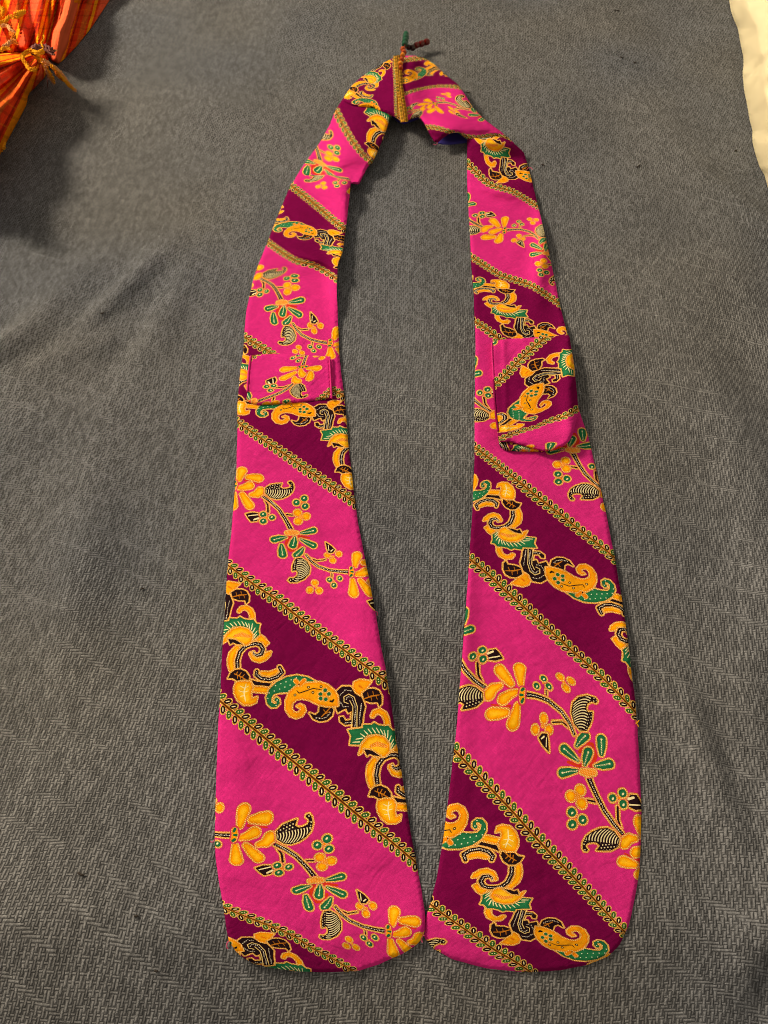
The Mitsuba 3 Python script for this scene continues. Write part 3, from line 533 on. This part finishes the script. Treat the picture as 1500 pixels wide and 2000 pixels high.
RIGHT = {'body': [(912.7, 266.5), (925.6, 268.2), (934.4, 271.7), (949.1, 268.2), (963.7, 266.5), (978.4, 267.6), (993.1, 273.2), (1006.3, 282.0), (1012.1, 287.3), (1023.0, 297.5), (1030.0, 320.0), (1038.8, 355.0), (1050.0, 400.0), (1065.0, 460.0), (1077.5, 520.0), (1090.0, 580.0), (1102.5, 630.0), (1111.2, 665.0), (1121.5, 727.5), (1126.8, 790.5), (1149.5, 853.5), (1170.5, 944.5), (1184.5, 1004.0), (1198.5, 1077.5), (1210.8, 1147.5), (1221.3, 1214.0), (1231.1, 1287.5), (1233.5, 1319.5), (1239.4, 1355.2), (1244.3, 1413.7), (1249.1, 1495.0), (1252.4, 1576.2), (1251.7, 1641.2), (1249.1, 1696.5), (1239.4, 1755.0), (1228.0, 1807.0), (1210.1, 1846.0), (1187.4, 1868.7), (1145.1, 1885.0), (1096.3, 1894.7), (1031.3, 1899.6), (950.0, 1891.5), (885.0, 1873.6), (846.0, 1852.5), (828.1, 1829.7), (829.8, 1797.2), (839.5, 1768.0), (852.5, 1716.0), (865.5, 1641.2), (875.3, 1560.0), (885.0, 1482.0), (891.5, 1423.5), (898.0, 1342.2), (901.3, 1300.0), (906.3, 1235.0), (913.3, 1147.5), (918.5, 1060.0), (923.8, 972.5), (926.6, 885.0), (927.3, 780.0), (929.0, 675.0), (925.0, 570.0), (920.0, 507.5), (916.2, 432.5), (912.5, 357.5), (912.5, 295.0), (912.2, 272.5)], 'neck': [(779.5, 111.3), (793.6, 108.9), (811.2, 108.9), (831.7, 114.8), (849.3, 126.5), (872.8, 148.5), (893.3, 163.2), (908.0, 183.7), (922.7, 208.7), (944.7, 232.1), (978.4, 257.1), (996.0, 271.7), (1006.3, 282.0), (990.1, 274.7), (963.7, 271.7), (934.4, 274.7), (912.4, 270.3), (893.3, 256.5), (878.7, 258.5), (864.0, 268.8), (855.2, 277.0), (848.8, 276.4), (837.6, 257.1), (828.8, 239.5), (821.5, 229.2), (815.6, 226.3), (799.5, 231.3), (789.2, 237.1), (784.2, 216.0), (781.9, 172.0)], 'pocket': [(960.1, 668.3), (982.8, 663.2), (1018.0, 660.3), (1062.0, 657.3), (1098.7, 655.1), (1111.9, 654.4), (1114.8, 672.0), (1122.1, 716.0), (1126.5, 760.0), (1129.2, 796.7), (1126.5, 818.7), (1119.9, 846.5), (1113.3, 859.7), (1103.1, 868.5), (1091.3, 874.7), (1076.7, 879.1), (1062.0, 879.1), (1041.5, 874.4), (1018.0, 866.8), (993.1, 859.4), (985.7, 861.2), (974.0, 861.9), (972.5, 843.6), (968.9, 818.7), (965.2, 782.0), (962.6, 738.0), (960.5, 694.0)], 'pocket_inside': [(974.0, 861.2), (993.1, 859.0), (1018.0, 865.6), (1041.5, 872.9), (1062.0, 876.6), (1073.7, 878.8), (1054.7, 881.0), (1032.7, 880.0), (1012.1, 879.1), (993.1, 878.1), (981.3, 875.1), (976.6, 870.0)]}

def px_bump(v, x0, y0, sx, sy, rot=0):
    a = math.radians(rot)
    dx, dy = v[:, 0] - x0, v[:, 1] - y0
    return np.exp(-((dx * math.cos(a) + dy * math.sin(a)) / sx) ** 2 - ((-dx * math.sin(a) + dy * math.cos(a)) / sy) ** 2)

def creases(b, seed):
    p = np.stack([b[:, 0], b[:, 1], 0 * b[:, 0] + seed], -1)
    q_ = p + 0.01 * (meshkit.fbm(p * [30, 30, 1] + 5, 2, seed + 9) - 0.5)[:, None]
    return 0.0030 * (meshkit.fbm(p * [22, 30, 1], 3, seed) - 0.4) + 0.0042 * (meshkit.fbm(p * [11, 13, 1] + 2, 2, seed + 6) - 0.45) + 0.0019 * np.abs(meshkit.fbm(q_ * [38, 95, 1], 3, seed + 3) - 0.5) + 0.0006 * np.abs(meshkit.fbm(q_ * [110, 60, 1] + 7, 2, seed + 4) - 0.5)

def left_h(v, b):
    h = 0.0015 + np.maximum(creases(b, 11), -0.0007)
    h += 0.016 * px_bump(v, 668, 365, 40, 26, 20) + 0.010 * px_bump(v, 615, 505, 50, 10, 18) + 0.014 * px_bump(v, 668, 545, 22, 70) + 0.008 * px_bump(v, 672, 430, 26, 60)
    h += 0.004 * px_bump(v, 720, 1200, 40, 200, -12) + 0.003 * px_bump(v, 460, 1500, 40, 200) + 0.004 * px_bump(v, 800, 1800, 60, 60)
    return h

def neck_h(v, b):
    h = 0.010 + creases(b, 23)
    h += 0.016 * px_bump(v, 700, 250, 60, 80) + 0.012 * px_bump(v, 780, 170, 40, 60) - 0.006 * px_bump(v, 690, 335, 40, 18)
    return h * np.clip(1 - (v[:, 1] - 255) / 95 * np.clip((660 - v[:, 0]) / 40, 0, 1), 0.15, 1)

def right_h(v, b):
    h = 0.0015 + np.maximum(creases(b, 31), -0.0007)
    h += 0.022 * px_bump(v, 965, 270, 70, 26, 8) + 0.010 * px_bump(v, 975, 372, 70, 14, 12)
    h += 0.010 * px_bump(v, 1060, 480, 18, 90, 5) + 0.006 * px_bump(v, 1110, 700, 20, 120) + 0.003 * px_bump(v, 1225, 1300, 40, 200) + 0.003 * px_bump(v, 910, 1200, 20, 200)
    return h

def right_neck_h(v, b):
    return 0.013 + creases(b, 37) + 0.016 * px_bump(v, 880, 245, 55, 26, 10) + 0.012 * px_bump(v, 790, 170, 40, 60) + 0.006 * px_bump(v, 900, 190, 40, 20, 30) - 0.006 * px_bump(v, 985, 275, 60, 12, 8)

low = [p for p in LEFT['body']]
parts = [sheet(low, 4.5, left_h, cloth_map('left')), sheet(LEFT['neck_low'], 3.2, neck_h, cloth_map('neck_low')),
         sheet(LEFT['neck_top'], 3.0, lambda v, b: neck_h(v, b) + 0.004, cloth_map('neck_top'))]
m, u = join(parts)
put('stole__left_panel', m, 'batik_cotton', uv=u)
m, u = join([sheet(RIGHT['body'], 4.2, right_h, cloth_map('right')), sheet(RIGHT['neck'], 3.0, right_neck_h, cloth_map('neck_right'))])
put('stole__right_panel', m, 'batik_cotton', uv=u)

def flat_uv(v):
    return v / 1000

# blue lining where the neck lifts off the bed
for k, (o, h) in enumerate((([(850, 268), (853, 279), (866, 282), (884, 282), (913, 278), (914, 262), (893, 252), (872, 258)], 0.0012),
                            ([(764, 226), (776, 236), (788, 241), (803, 236), (820, 229), (812, 222), (788, 228)], 0.004))):
    m, u = sheet(o, 3, lambda v, b, h=h: h + 0 * v[:, 0], flat_uv, thick=0.0016)
    put('stole__lining' + ('' if k == 0 else '_%03d' % k), m, 'blue_lining', label='dark blue lining showing under the lifted neck edge')

# braid trim on the neck seam
c = spline([(776, 108), (778, 135), (780, 165), (784, 195), (787, 215), (790, 238)], 60)
c2 = spline([(727, 206), (741, 211), (756, 218), (768, 226), (778, 231)], 30)
def ribbon(c, w, h, s0, t0):
    d = np.gradient(c, axis=0); d /= np.linalg.norm(d, axis=1, keepdims=True)
    nrm = np.stack([-d[:, 1], d[:, 0]], -1)
    k = np.linspace(-1, 1, 9)
    px = (c[:, None] + nrm[:, None] * (k * w)[None, :, None]).reshape(-1, 2)
    lift = np.tile(h + 0.0025 * (1 - k ** 4), len(c)) - np.tile(0.005 * (np.abs(k) > 0.99), len(c))
    P = at(px, lift)
    mid = P.reshape(len(c), 9, 3)[:, 4]
    s = np.r_[0, np.cumsum(np.linalg.norm(np.diff(mid, axis=0), axis=1))]
    uv = np.stack([np.repeat(s + s0, 9), np.tile(k * 0.0066 + t0, len(c))], -1)
    i, j = np.meshgrid(np.arange(len(c) - 1), np.arange(8), indexing='ij')
    q = lambda a, b: a * 9 + b
    f = np.stack([q(i, j), q(i, j + 1), q(i + 1, j + 1), q(i + 1, j)], -1).reshape(-1, 4)
    return trimesh.Trimesh(P, np.vstack([f[:, :3], f[:, [0, 2, 3]]]), process=False), uv
m, u = ribbon(c, 7.5, 0.028, 0.0, 0.0)
put('stole__seam_braid', m, 'braid_trim', uv=u, label='olive and gold leaf braid covering the back neck seam')


def trim_colour(p, n, uv):
    """Two columns of gold scallops with olive hearts, a dark line between."""
    s, t = uv.x * 1000, uv.y * 1000
    k = s / 9.0 + dr.select(t > 0, mi.Float(0.5), mi.Float(0))
    f = k - dr.floor(k) - 0.5
    e = dr.sqrt(dr.square(f / 0.40) + dr.square((dr.abs(t) - 3.4) / 2.3))
    c = mikit.mix([0.24, 0.115, 0.010], [0.075, 0.060, 0.010], mikit.cell_rand(dr.floor(k), dr.select(t > 0, mi.Float(1), mi.Float(0))))
    col = mikit.mix([0.42, 0.20, 0.014], [0.66, 0.38, 0.07], mikit.smoothstep(0.7, 0.3, dots(s, t, 1.6)))
    col = pick(e < 1, c, col)
    return pick(dr.abs(t) < 0.9, mi.Color3f(0.16, 0.06, 0.008), col)
scene['braid_trim'] = {'type': 'twosided', 'bsdf': {'type': 'diffuse', 'reflectance': mikit.proc(trim_colour)}}

# pockets
def pocket_left_h(v, b):
    e = np.minimum(np.abs(v[:, 0] - (487 - (v[:, 1] - 700) * 0.06)), np.abs(v[:, 0] - (643 + (v[:, 1] - 700) * 0.05)))
    return 0.0024 + 0.5 * np.maximum(creases(b, 41), -0.0007) + left_h(v, b) + 0.0010 * np.exp(-(e / 4) ** 2)
m, u = sheet(LEFT['pocket'], 3.2, pocket_left_h, cloth_map('pocket_left'), edge=0.003)
put('stole__pocket', m, 'batik_cotton', uv=u, label='pink patch pocket with a yellow flower on the left panel')

def pocket_right_h(v, b):
    k = np.clip((v[:, 1] - 660) / 200, 0, 1)
    return 0.0018 + right_h(v, b) + 0.007 * k ** 2.5 + 0.003 * px_bump(v, 1050, 770, 60, 80) + 0.005 * px_bump(v, 1112, 780, 14, 80) + np.maximum(creases(b, 47), -0.0007) + 0.0012 * np.exp(-((v[:, 0] - 985 - (v[:, 1] - 700) * 0.03) / 5) ** 2)
m, u = sheet(RIGHT['pocket'], 3.2, pocket_right_h, cloth_map('pocket_right'), edge=0.004)
put('stole__pocket_001', m, 'batik_cotton', uv=u, label='plum patch pocket standing open on the right panel')
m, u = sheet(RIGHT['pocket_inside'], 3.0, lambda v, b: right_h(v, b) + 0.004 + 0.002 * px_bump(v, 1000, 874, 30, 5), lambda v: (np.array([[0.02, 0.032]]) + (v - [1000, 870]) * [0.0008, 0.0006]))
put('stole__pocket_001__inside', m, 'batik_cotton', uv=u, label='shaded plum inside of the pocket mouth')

# rolled hems at the pocket sides
scene['pink_hem'] = {'type': 'twosided', 'bsdf': {'type': 'diffuse', 'reflectance': {'type': 'rgb', 'value': [0.62, 0.032, 0.24]}}}
scene['plum_hem'] = {'type': 'twosided', 'bsdf': {'type': 'diffuse', 'reflectance': {'type': 'rgb', 'value': [0.26, 0.008, 0.09]}}}
for key, pts, hf, mat in (('stole__pocket__hem', [(643.5, 697), (644.5, 715), (646, 742), (647.5, 778)], pocket_left_h, 'pink_hem'), ('stole__pocket__hem_001', [(490, 695), (487, 715), (485, 735), (483, 765)], pocket_left_h, 'pink_hem'),
                          ('stole__pocket_001__hem', [(960.5, 669), (961, 690), (962.5, 715), (964, 742)], pocket_right_h, 'pink_hem'), ('stole__pocket_001__hem_001', [(964, 744), (966, 782), (969, 815), (973, 842)], pocket_right_h, 'plum_hem')):
    c_ = spline(pts, 40)
    put(key, tube(at(c_, hf(c_, at(c_)) + 0.0008), 0.0011, 8), mat)

# bead strings at the neck
for nm, colour in (('green_bead', [0.012, 0.17, 0.10]), ('red_bead', [0.20, 0.006, 0.006]), ('dark_red_bead', [0.055, 0.006, 0.010]), ('orange_bead', [0.62, 0.13, 0.004]), ('yellow_bead', [0.80, 0.36, 0.008])):
    scene[nm] = {'type': 'roughplastic', 'diffuse_reflectance': {'type': 'rgb', 'value': colour}, 'alpha': 0.08, 'int_ior': 1.5, 'nonlinear': True}
scene['cord_fibre'] = {'type': 'twosided', 'bsdf': {'type': 'diffuse', 'reflectance': {'type': 'rgb', 'value': [0.16, 0.03, 0.02]}}}
prof = [(0.22, -0.5), (0.6, -0.5), (0.86, -0.42), (0.98, -0.22), (1.0, 0.0), (0.98, 0.22), (0.86, 0.42), (0.6, 0.5), (0.22, 0.5)]
BEAD = trimesh.creation.revolve(np.array(prof + [prof[0]]), sections=20)
STRINGS = [('green_bead_string', 'string of four shiny green beads at the neck', [((793, 67), 5.0, 'green_bead'), ((792.5, 73), 5.6, 'green_bead'), ((791.5, 79.5), 5.6, 'green_bead'), ((790.5, 86), 5.3, 'green_bead')], [(791, 97)], 0.024),
           ('red_bead_string', 'string of dark red beads at the neck', [((833, 82), 5.4, 'red_bead'), ((823, 85.5), 5.4, 'red_bead'), ((813.5, 88.5), 5.2, 'red_bead'), ((806, 93.5), 5.2, 'dark_red_bead'), ((798, 92.5), 4.6, 'dark_red_bead')], [(791, 97)], 0.014),
           ('orange_bead_string', 'string of orange and yellow beads hanging over the neck seam', [((787, 96), 4.6, 'orange_bead'), ((789, 102), 4.8, 'orange_bead'), ((786.5, 108), 4.8, 'yellow_bead'), ((784.5, 116), 4.4, 'orange_bead'), ((782.5, 124), 4.5, 'yellow_bead'), ((783, 132), 4.0, 'orange_bead')], [(791, 97)], 0.036)]
for nm, lab, beads, end, lift in STRINGS:
    pts = [b[0] for b in beads]
    hs = np.full(len(pts), lift)
    W = at(pts, hs)
    E = at(end, 0.022)
    path = np.vstack([W, E]) if nm != 'orange_bead_string' else np.vstack([W])
    put('stole__%s' % nm, tube(spline(path, 30), 0.0011, 6), 'cord_fibre', label=lab)
    for k, (b, r, mat) in enumerate(beads):
        a, c_ = W[max(k - 1, 0)], W[min(k + 1, len(W) - 1)]
        d = (c_ - a) / np.linalg.norm(c_ - a)
        gap = min(np.linalg.norm(W[k] - W[kk]) for kk in (k - 1, k + 1) if 0 <= kk < len(W))
        depth = np.linalg.norm(W[k] - [0, 0, EYE_H])
        rad = r * depth / FOCAL * 0.92
        M = trimesh.geometry.align_vectors([0, 0, 1], d)
        bm = BEAD.copy()
        bm.apply_scale([rad, rad, min(gap * 0.98, rad * 1.7)])
        bm.apply_transform(M)
        bm.apply_translation(W[k])
        put('stole__%s__bead' % nm + ('' if k == 0 else '_%03d' % k), bm, mat, smooth=40)

# ------------------------------------------------------------------ the orange scarf in the far left corner
labels['orange_scarf'] = {'label': 'rumpled orange and red striped scarf with knotted fringe in the far left corner', 'category': 'scarf'}

def scarf_colour(p, n, uv):
    """Woven stripes across the scarf (uv.x) with finer cross lines (uv.y)."""
    x = uv.x * 100
    c = mi.Color3f(0.62, 0.045, 0.012)
    for a, b, k in ((0, 1.2, [0.80, 0.22, 0.008]), (1.6, 2.0, [0.75, 0.36, 0.02]), (3.0, 5.2, [0.72, 0.13, 0.055]), (5.9, 7.6, [0.85, 0.27, 0.006]), (7.9, 8.3, [0.34, 0.02, 0.01]), (9.5, 11.0, [0.55, 0.10, 0.02]), (11.6, 12.4, [0.85, 0.30, 0.008]),
                    (13.0, 15.5, [0.75, 0.10, 0.045]), (16.2, 16.8, [0.28, 0.02, 0.012]), (17.4, 18.2, [0.82, 0.32, 0.01])):
        m = x - 18.6 * dr.floor(x / 18.6)
        c = pick((m > a) & (m < b), mi.Color3f(*k), c)
    y = uv.y * 100
    yy = y - 5.3 * dr.floor(y / 5.3)
    c = pick(yy < 0.4, mikit.mix(c, [0.85, 0.33, 0.02], 0.18), pick((yy > 2.2) & (yy < 2.9), c * 0.80, c))
    return c * (0.85 + 0.3 * mikit.noise(uv.x * 900, uv.y * 130))

scene['scarf_cloth'] = {'type': 'twosided', 'bsdf': {'type': 'diffuse', 'reflectance': mikit.proc(scarf_colour)}}
for nm, colour in (('fringe_gold', [0.80, 0.36, 0.02]), ('fringe_orange', [0.60, 0.16, 0.02]), ('fringe_pink', [0.72, 0.36, 0.16]), ('fringe_mauve', [0.20, 0.085, 0.085])):
    scene[nm] = {'type': 'twosided', 'bsdf': {'type': 'diffuse', 'reflectance': {'type': 'rgb', 'value': colour}}}

def pleats(outline, step, height, uvf):
    o = smooth_outline(outline, step, 2)
    v, f = fill(o, step)
    base = at(v)
    nb = len(o)
    inset = cKDTree(base[:nb]).query(base)[0]
    P = at(v, np.maximum(height(v) * np.sqrt(np.clip(inset / 0.03, 0.0, 1)) + 0.002, 0.002))
    return trimesh.Trimesh(P, f, process=False), uvf(v)

K = np.array([85., 100.])
def fan(v):
    d = v - K
    return np.degrees(np.arctan2(d[:, 1], d[:, 0])), np.linalg.norm(d, axis=1)

def ripple(u, v, seed):
    p = np.stack([u / 11, v[:, 1] / 90, 0 * u + seed], -1)
    r = meshkit.fbm(p, 2, seed)
    return np.abs(2 * r - 1) * 0.020 + 0.012 * np.sin(u / 8.0 + 3 * r)
def upper_h(v):
    u = (v[:, 0] - 85) / (0.55 + 0.0042 * np.clip(110 - v[:, 1], 0, 200)) + v[:, 1] * 0.1
    side = 95 + np.clip(124 - v[:, 1], -50, 250) * 0.95 - v[:, 0]            # pixels in from the right-hand edge
    return 0.010 + 0.026 * np.clip(side / 110, 0, 1) + 0.62 * ripple(u, v, 3) * np.clip(0.25 + side / 70, 0, 1) + 0.01 * np.clip(-v[:, 0] / 100, 0, 1)
def upper_uv(v):
    u = v[:, 0] + (v[:, 1] - 90) * 0.28
    return np.stack([(u + 60) * 0.00135 + 0.006 * meshkit.fbm(np.stack([v[:, 0] / 30, v[:, 1] / 60, 0 * u], -1), 2, 4), v[:, 1] * 0.0022 + 0.02 * meshkit.fbm(np.stack([v[:, 0] / 14, v[:, 1] / 60, 0 * u], -1), 2, 5)], -1)
m, u = pleats([(-200, -70), (140, -70), (250, -60), (213, 2), (178, 55), (150, 90), (117, 124), (95, 112), (60, 104), (30, 112), (-200, 120)], 4, upper_h, upper_uv)
put('orange_scarf__upper_folds', m, 'scarf_cloth', uv=u)

def lower_h(v):
    a, r = fan(v)
    return 0.040 + ripple(a * 0.9, np.stack([r, r], -1), 6) + 0.022 * np.clip((70 - v[:, 0]) / 110, 0, 1.2) - 0.02 * np.clip((v[:, 1] - 230) / 200, 0, 1.5)
def lower_uv(v):
    a, r = fan(v)
    return np.stack([0.02 + a * 0.0021, r * 0.0013], -1)
m, u = pleats([(-200, 98), (0, 98), (55, 100), (92, 104), (98, 128), (88, 150), (70, 170), (55, 184), (52, 205), (38, 232), (18, 268), (4, 296), (-30, 350), (-200, 440)], 4, lower_h, lower_uv)
put('orange_scarf__lower_folds', m, 'scarf_cloth', uv=u)
def flap_h(v):
    return upper_h(v) * 0.5 + 0.048 + 0.010 * np.sin((v[:, 0] - 96 + (v[:, 1] - 60) * 0.25) / 9)
m, u = pleats([(124, -30), (160, -30), (158, 8), (150, 38), (140, 62), (134, 88), (116, 126), (99, 118), (95, 90), (96, 62), (112, 34)], 3, flap_h, lambda v: np.stack([0.026 + (v[:, 0] - 95 + (v[:, 1] - 60) * 0.30) * 0.0004, 0.004 + v[:, 1] * 0.0001], -1))
put('orange_scarf__flap', m, 'scarf_cloth', uv=u, label='coral flap folded back over the scarf')

FRINGE = [([(84, 100), (74, 104), (62, 100), (50, 103), (44, 112)], 'fringe_gold', 0.0042), ([(60, 98), (72, 112), (84, 124), (92, 138), (100, 150)], 'fringe_gold', 0.0045), ([(84, 118), (98, 126), (112, 136), (122, 146), (130, 158), (148, 177)], 'fringe_pink', 0.0036),
          ([(82, 118), (90, 134), (98, 146), (106, 160)], 'fringe_gold', 0.0046), ([(100, 128), (112, 142), (122, 152), (134, 166), (146, 177)], 'fringe_gold', 0.0030), ([(88, 128), (94, 148), (104, 162)], 'fringe_pink', 0.0022), ([(110, 142), (118, 152), (126, 158)], 'fringe_orange', 0.003),
          ([(64, 100), (76, 93), (88, 94), (103, 102)], 'fringe_mauve', 0.0075), ([(84, 92), (81, 84), (86, 76), (85, 68)], 'fringe_gold', 0.0014), ([(96, 98), (104, 98), (112, 99)], 'fringe_pink', 0.0014), ([(52, 128), (62, 136), (70, 134)], 'fringe_gold', 0.0036),
          ([(44, 110), (46, 119), (53, 125)], 'fringe_gold', 0.0040), ([(93, 155), (93, 173)], 'fringe_mauve', 0.0006),
          ([(0, 45), (10, 42), (18, 33), (26, 34)], 'fringe_gold', 0.004), ([(30, 32), (40, 26), (48, 22)], 'fringe_gold', 0.0055), ([(2, 52), (14, 50), (22, 60), (30, 62)], 'fringe_pink', 0.0034), ([(0, 14), (6, 20), (4, 30)], 'fringe_gold', 0.004),
          ([(6, 92), (14, 88), (20, 82), (30, 80)], 'fringe_pink', 0.004), ([(2, 98), (12, 94), (20, 96)], 'fringe_gold', 0.003), ([(-2, 276), (5, 274), (7, 282), (2, 292)], 'fringe_gold', 0.005), ([(20, 66), (28, 72), (24, 78), (34, 84)], 'fringe_orange', 0.004)]
for k, (pts, mat, r) in enumerate(FRINGE):
    px = spline(pts, 26)
    n = len(px)
    hh = (0.080 if pts[0][1] < 96 or pts[0][0] < 40 else 0.066) * np.ones(n)
    if pts[0][1] > 90 and pts[-1][1] > 140:
        hh = np.linspace(0.068, 0.010, n)
    if pts[0][1] > 200:
        hh[:] = 0.02
    w = at(px, hh)
    strands = []
    for s in range(5):
        ph = s * 1.257
        tt = np.linspace(0, 5 + k % 4, n)
        off = np.stack([np.cos(tt + ph), np.sin(tt + ph) * 0.6, np.sin(tt + ph)], -1) * r * 0.42
        strands.append(tube(w + off + 0.0004 * rng.normal(size=w.shape), r * 0.30 * np.clip(np.linspace(1.25, 0.6, n), 0.2, 2), 6))
    put('orange_scarf__fringe_knot' + ('' if k == 0 else '_%03d' % k), trimesh.util.concatenate(strands), mat)

# ------------------------------------------------------------------ the cream pillow at the far right
def pillow_colour(p, n, uv):
    return mikit.mix([0.80, 0.73, 0.52], [0.82, 0.76, 0.56], mikit.fbm(p.x * 20, p.y * 20))
scene['cream_cotton'] = {'type': 'twosided', 'bsdf': {'type': 'diffuse', 'reflectance': mikit.proc(pillow_colour)}}
PO = [(1424, -80), (1424, 0), (1427, 20), (1433, 38), (1441, 55), (1446, 85), (1452, 112), (1452, 128), (1450, 142), (1453, 175), (1460, 210), (1464, 235), (1470, 256), (1469, 275), (1475, 300), (1484, 328), (1493, 341), (1500, 368), (1520, 420), (1640, 480), (1700, 300), (1700, -80)]
def pillow_h(v):
    p = np.stack([v[:, 0] / 60, v[:, 1] / 70, 0 * v[:, 0]], -1)
    w = meshkit.fbm(p * 0.8 + 3, 2, 4) * 60
    q_ = np.stack([(v[:, 0] + v[:, 1] * .45 + w) / 34, (v[:, 1] - v[:, 0] * .6) / 90, 0 * v[:, 0] + 4], -1)
    return 0.060 + 0.022 * (meshkit.fbm(p, 2, 3) - 0.5) + 0.034 * np.abs(meshkit.fbm(q_, 2, 8) - 0.5) + 0.0008 * np.clip(v[:, 0] - 1430, 0, 100)
m, u = pleats(PO, 3.5, pillow_h, flat_uv)
put('pillow', m, 'cream_cotton', uv=u, label='crumpled cream cotton pillow case at the right edge of the bed', category='pillow')

# loose threads at the sewn edges
scene['pink_thread'] = {'type': 'twosided', 'bsdf': {'type': 'diffuse', 'reflectance': {'type': 'rgb', 'value': [0.62, 0.10, 0.24]}}}
THREADS = [([(1236, 1413), (1240, 1410), (1246, 1412)], 'fringe_gold'), ([(1237, 1406), (1242, 1411), (1247, 1419)], 'fringe_gold'), ([(1234, 1409), (1240, 1413), (1244, 1408)], 'fringe_orange'), ([(1238, 1416), (1243, 1413), (1248, 1407)], 'fringe_gold'),
           ([(447, 1838), (443, 1846), (445, 1853)], 'pink_thread'), ([(419, 1640), (414, 1645), (411, 1643)], 'pink_thread'), ([(733, 1194), (737, 1197), (736, 1203)], 'pink_thread'), ([(829, 1826), (823, 1833), (825, 1840)], 'pink_thread'),
           ([(784, 200), (788, 204), (793, 203)], 'fringe_pink'), ([(1091, 874), (1096, 879), (1103, 878)], 'pink_thread'), ([(855, 278), (850, 283), (846, 281)], 'pink_thread'), ([(1030, 330), (1035, 327), (1040, 331)], 'pink_thread')]
for k, (pts, mat) in enumerate(THREADS):
    c_ = spline(pts, 14)
    lift = 0.034 if pts[0][1] < 210 and pts[0][0] < 800 else 0.0045
    put('stole__loose_thread' + ('' if k == 0 else '_%03d' % k), tube(at(c_, np.linspace(lift, lift * 0.8, 14)), 0.00045, 5), mat)

# ------------------------------------------------------------------ lint on the blanket
scene['lint_fibre'] = {'type': 'twosided', 'bsdf': {'type': 'diffuse', 'reflectance': {'type': 'rgb', 'value': [0.055, 0.05, 0.05]}}}
LINT = [((1205, 20), 14), ((1214, 111), 6), ((1240, 121), 6), ((1247, 324), 10), ((1437, 294), 5), ((266, 1790), 9), ((305, 1897), 10), ((158, 1707), 16), ((200, 611), 8), ((915, 180), 12), ((278, 1150), 9), ((1060, 322), 6)]
for k, ((x, y), s) in enumerate(LINT):
    a = rng.uniform(-0.5, 0.5)
    t = np.linspace(-0.5, 0.5, 8)
    px = np.stack([x + s * t * math.cos(a), y + s * t * math.sin(a) * 0.6 + 1.5 * np.sin(t * 5 + k)], -1)
    put('blanket__lint' + ('' if k == 0 else '_%03d' % k), tube(at(px, 0.0012), 0.0009 * np.array([.3, .7, 1, .6, 1, .8, .5, .2]), 6), 'lint_fibre')
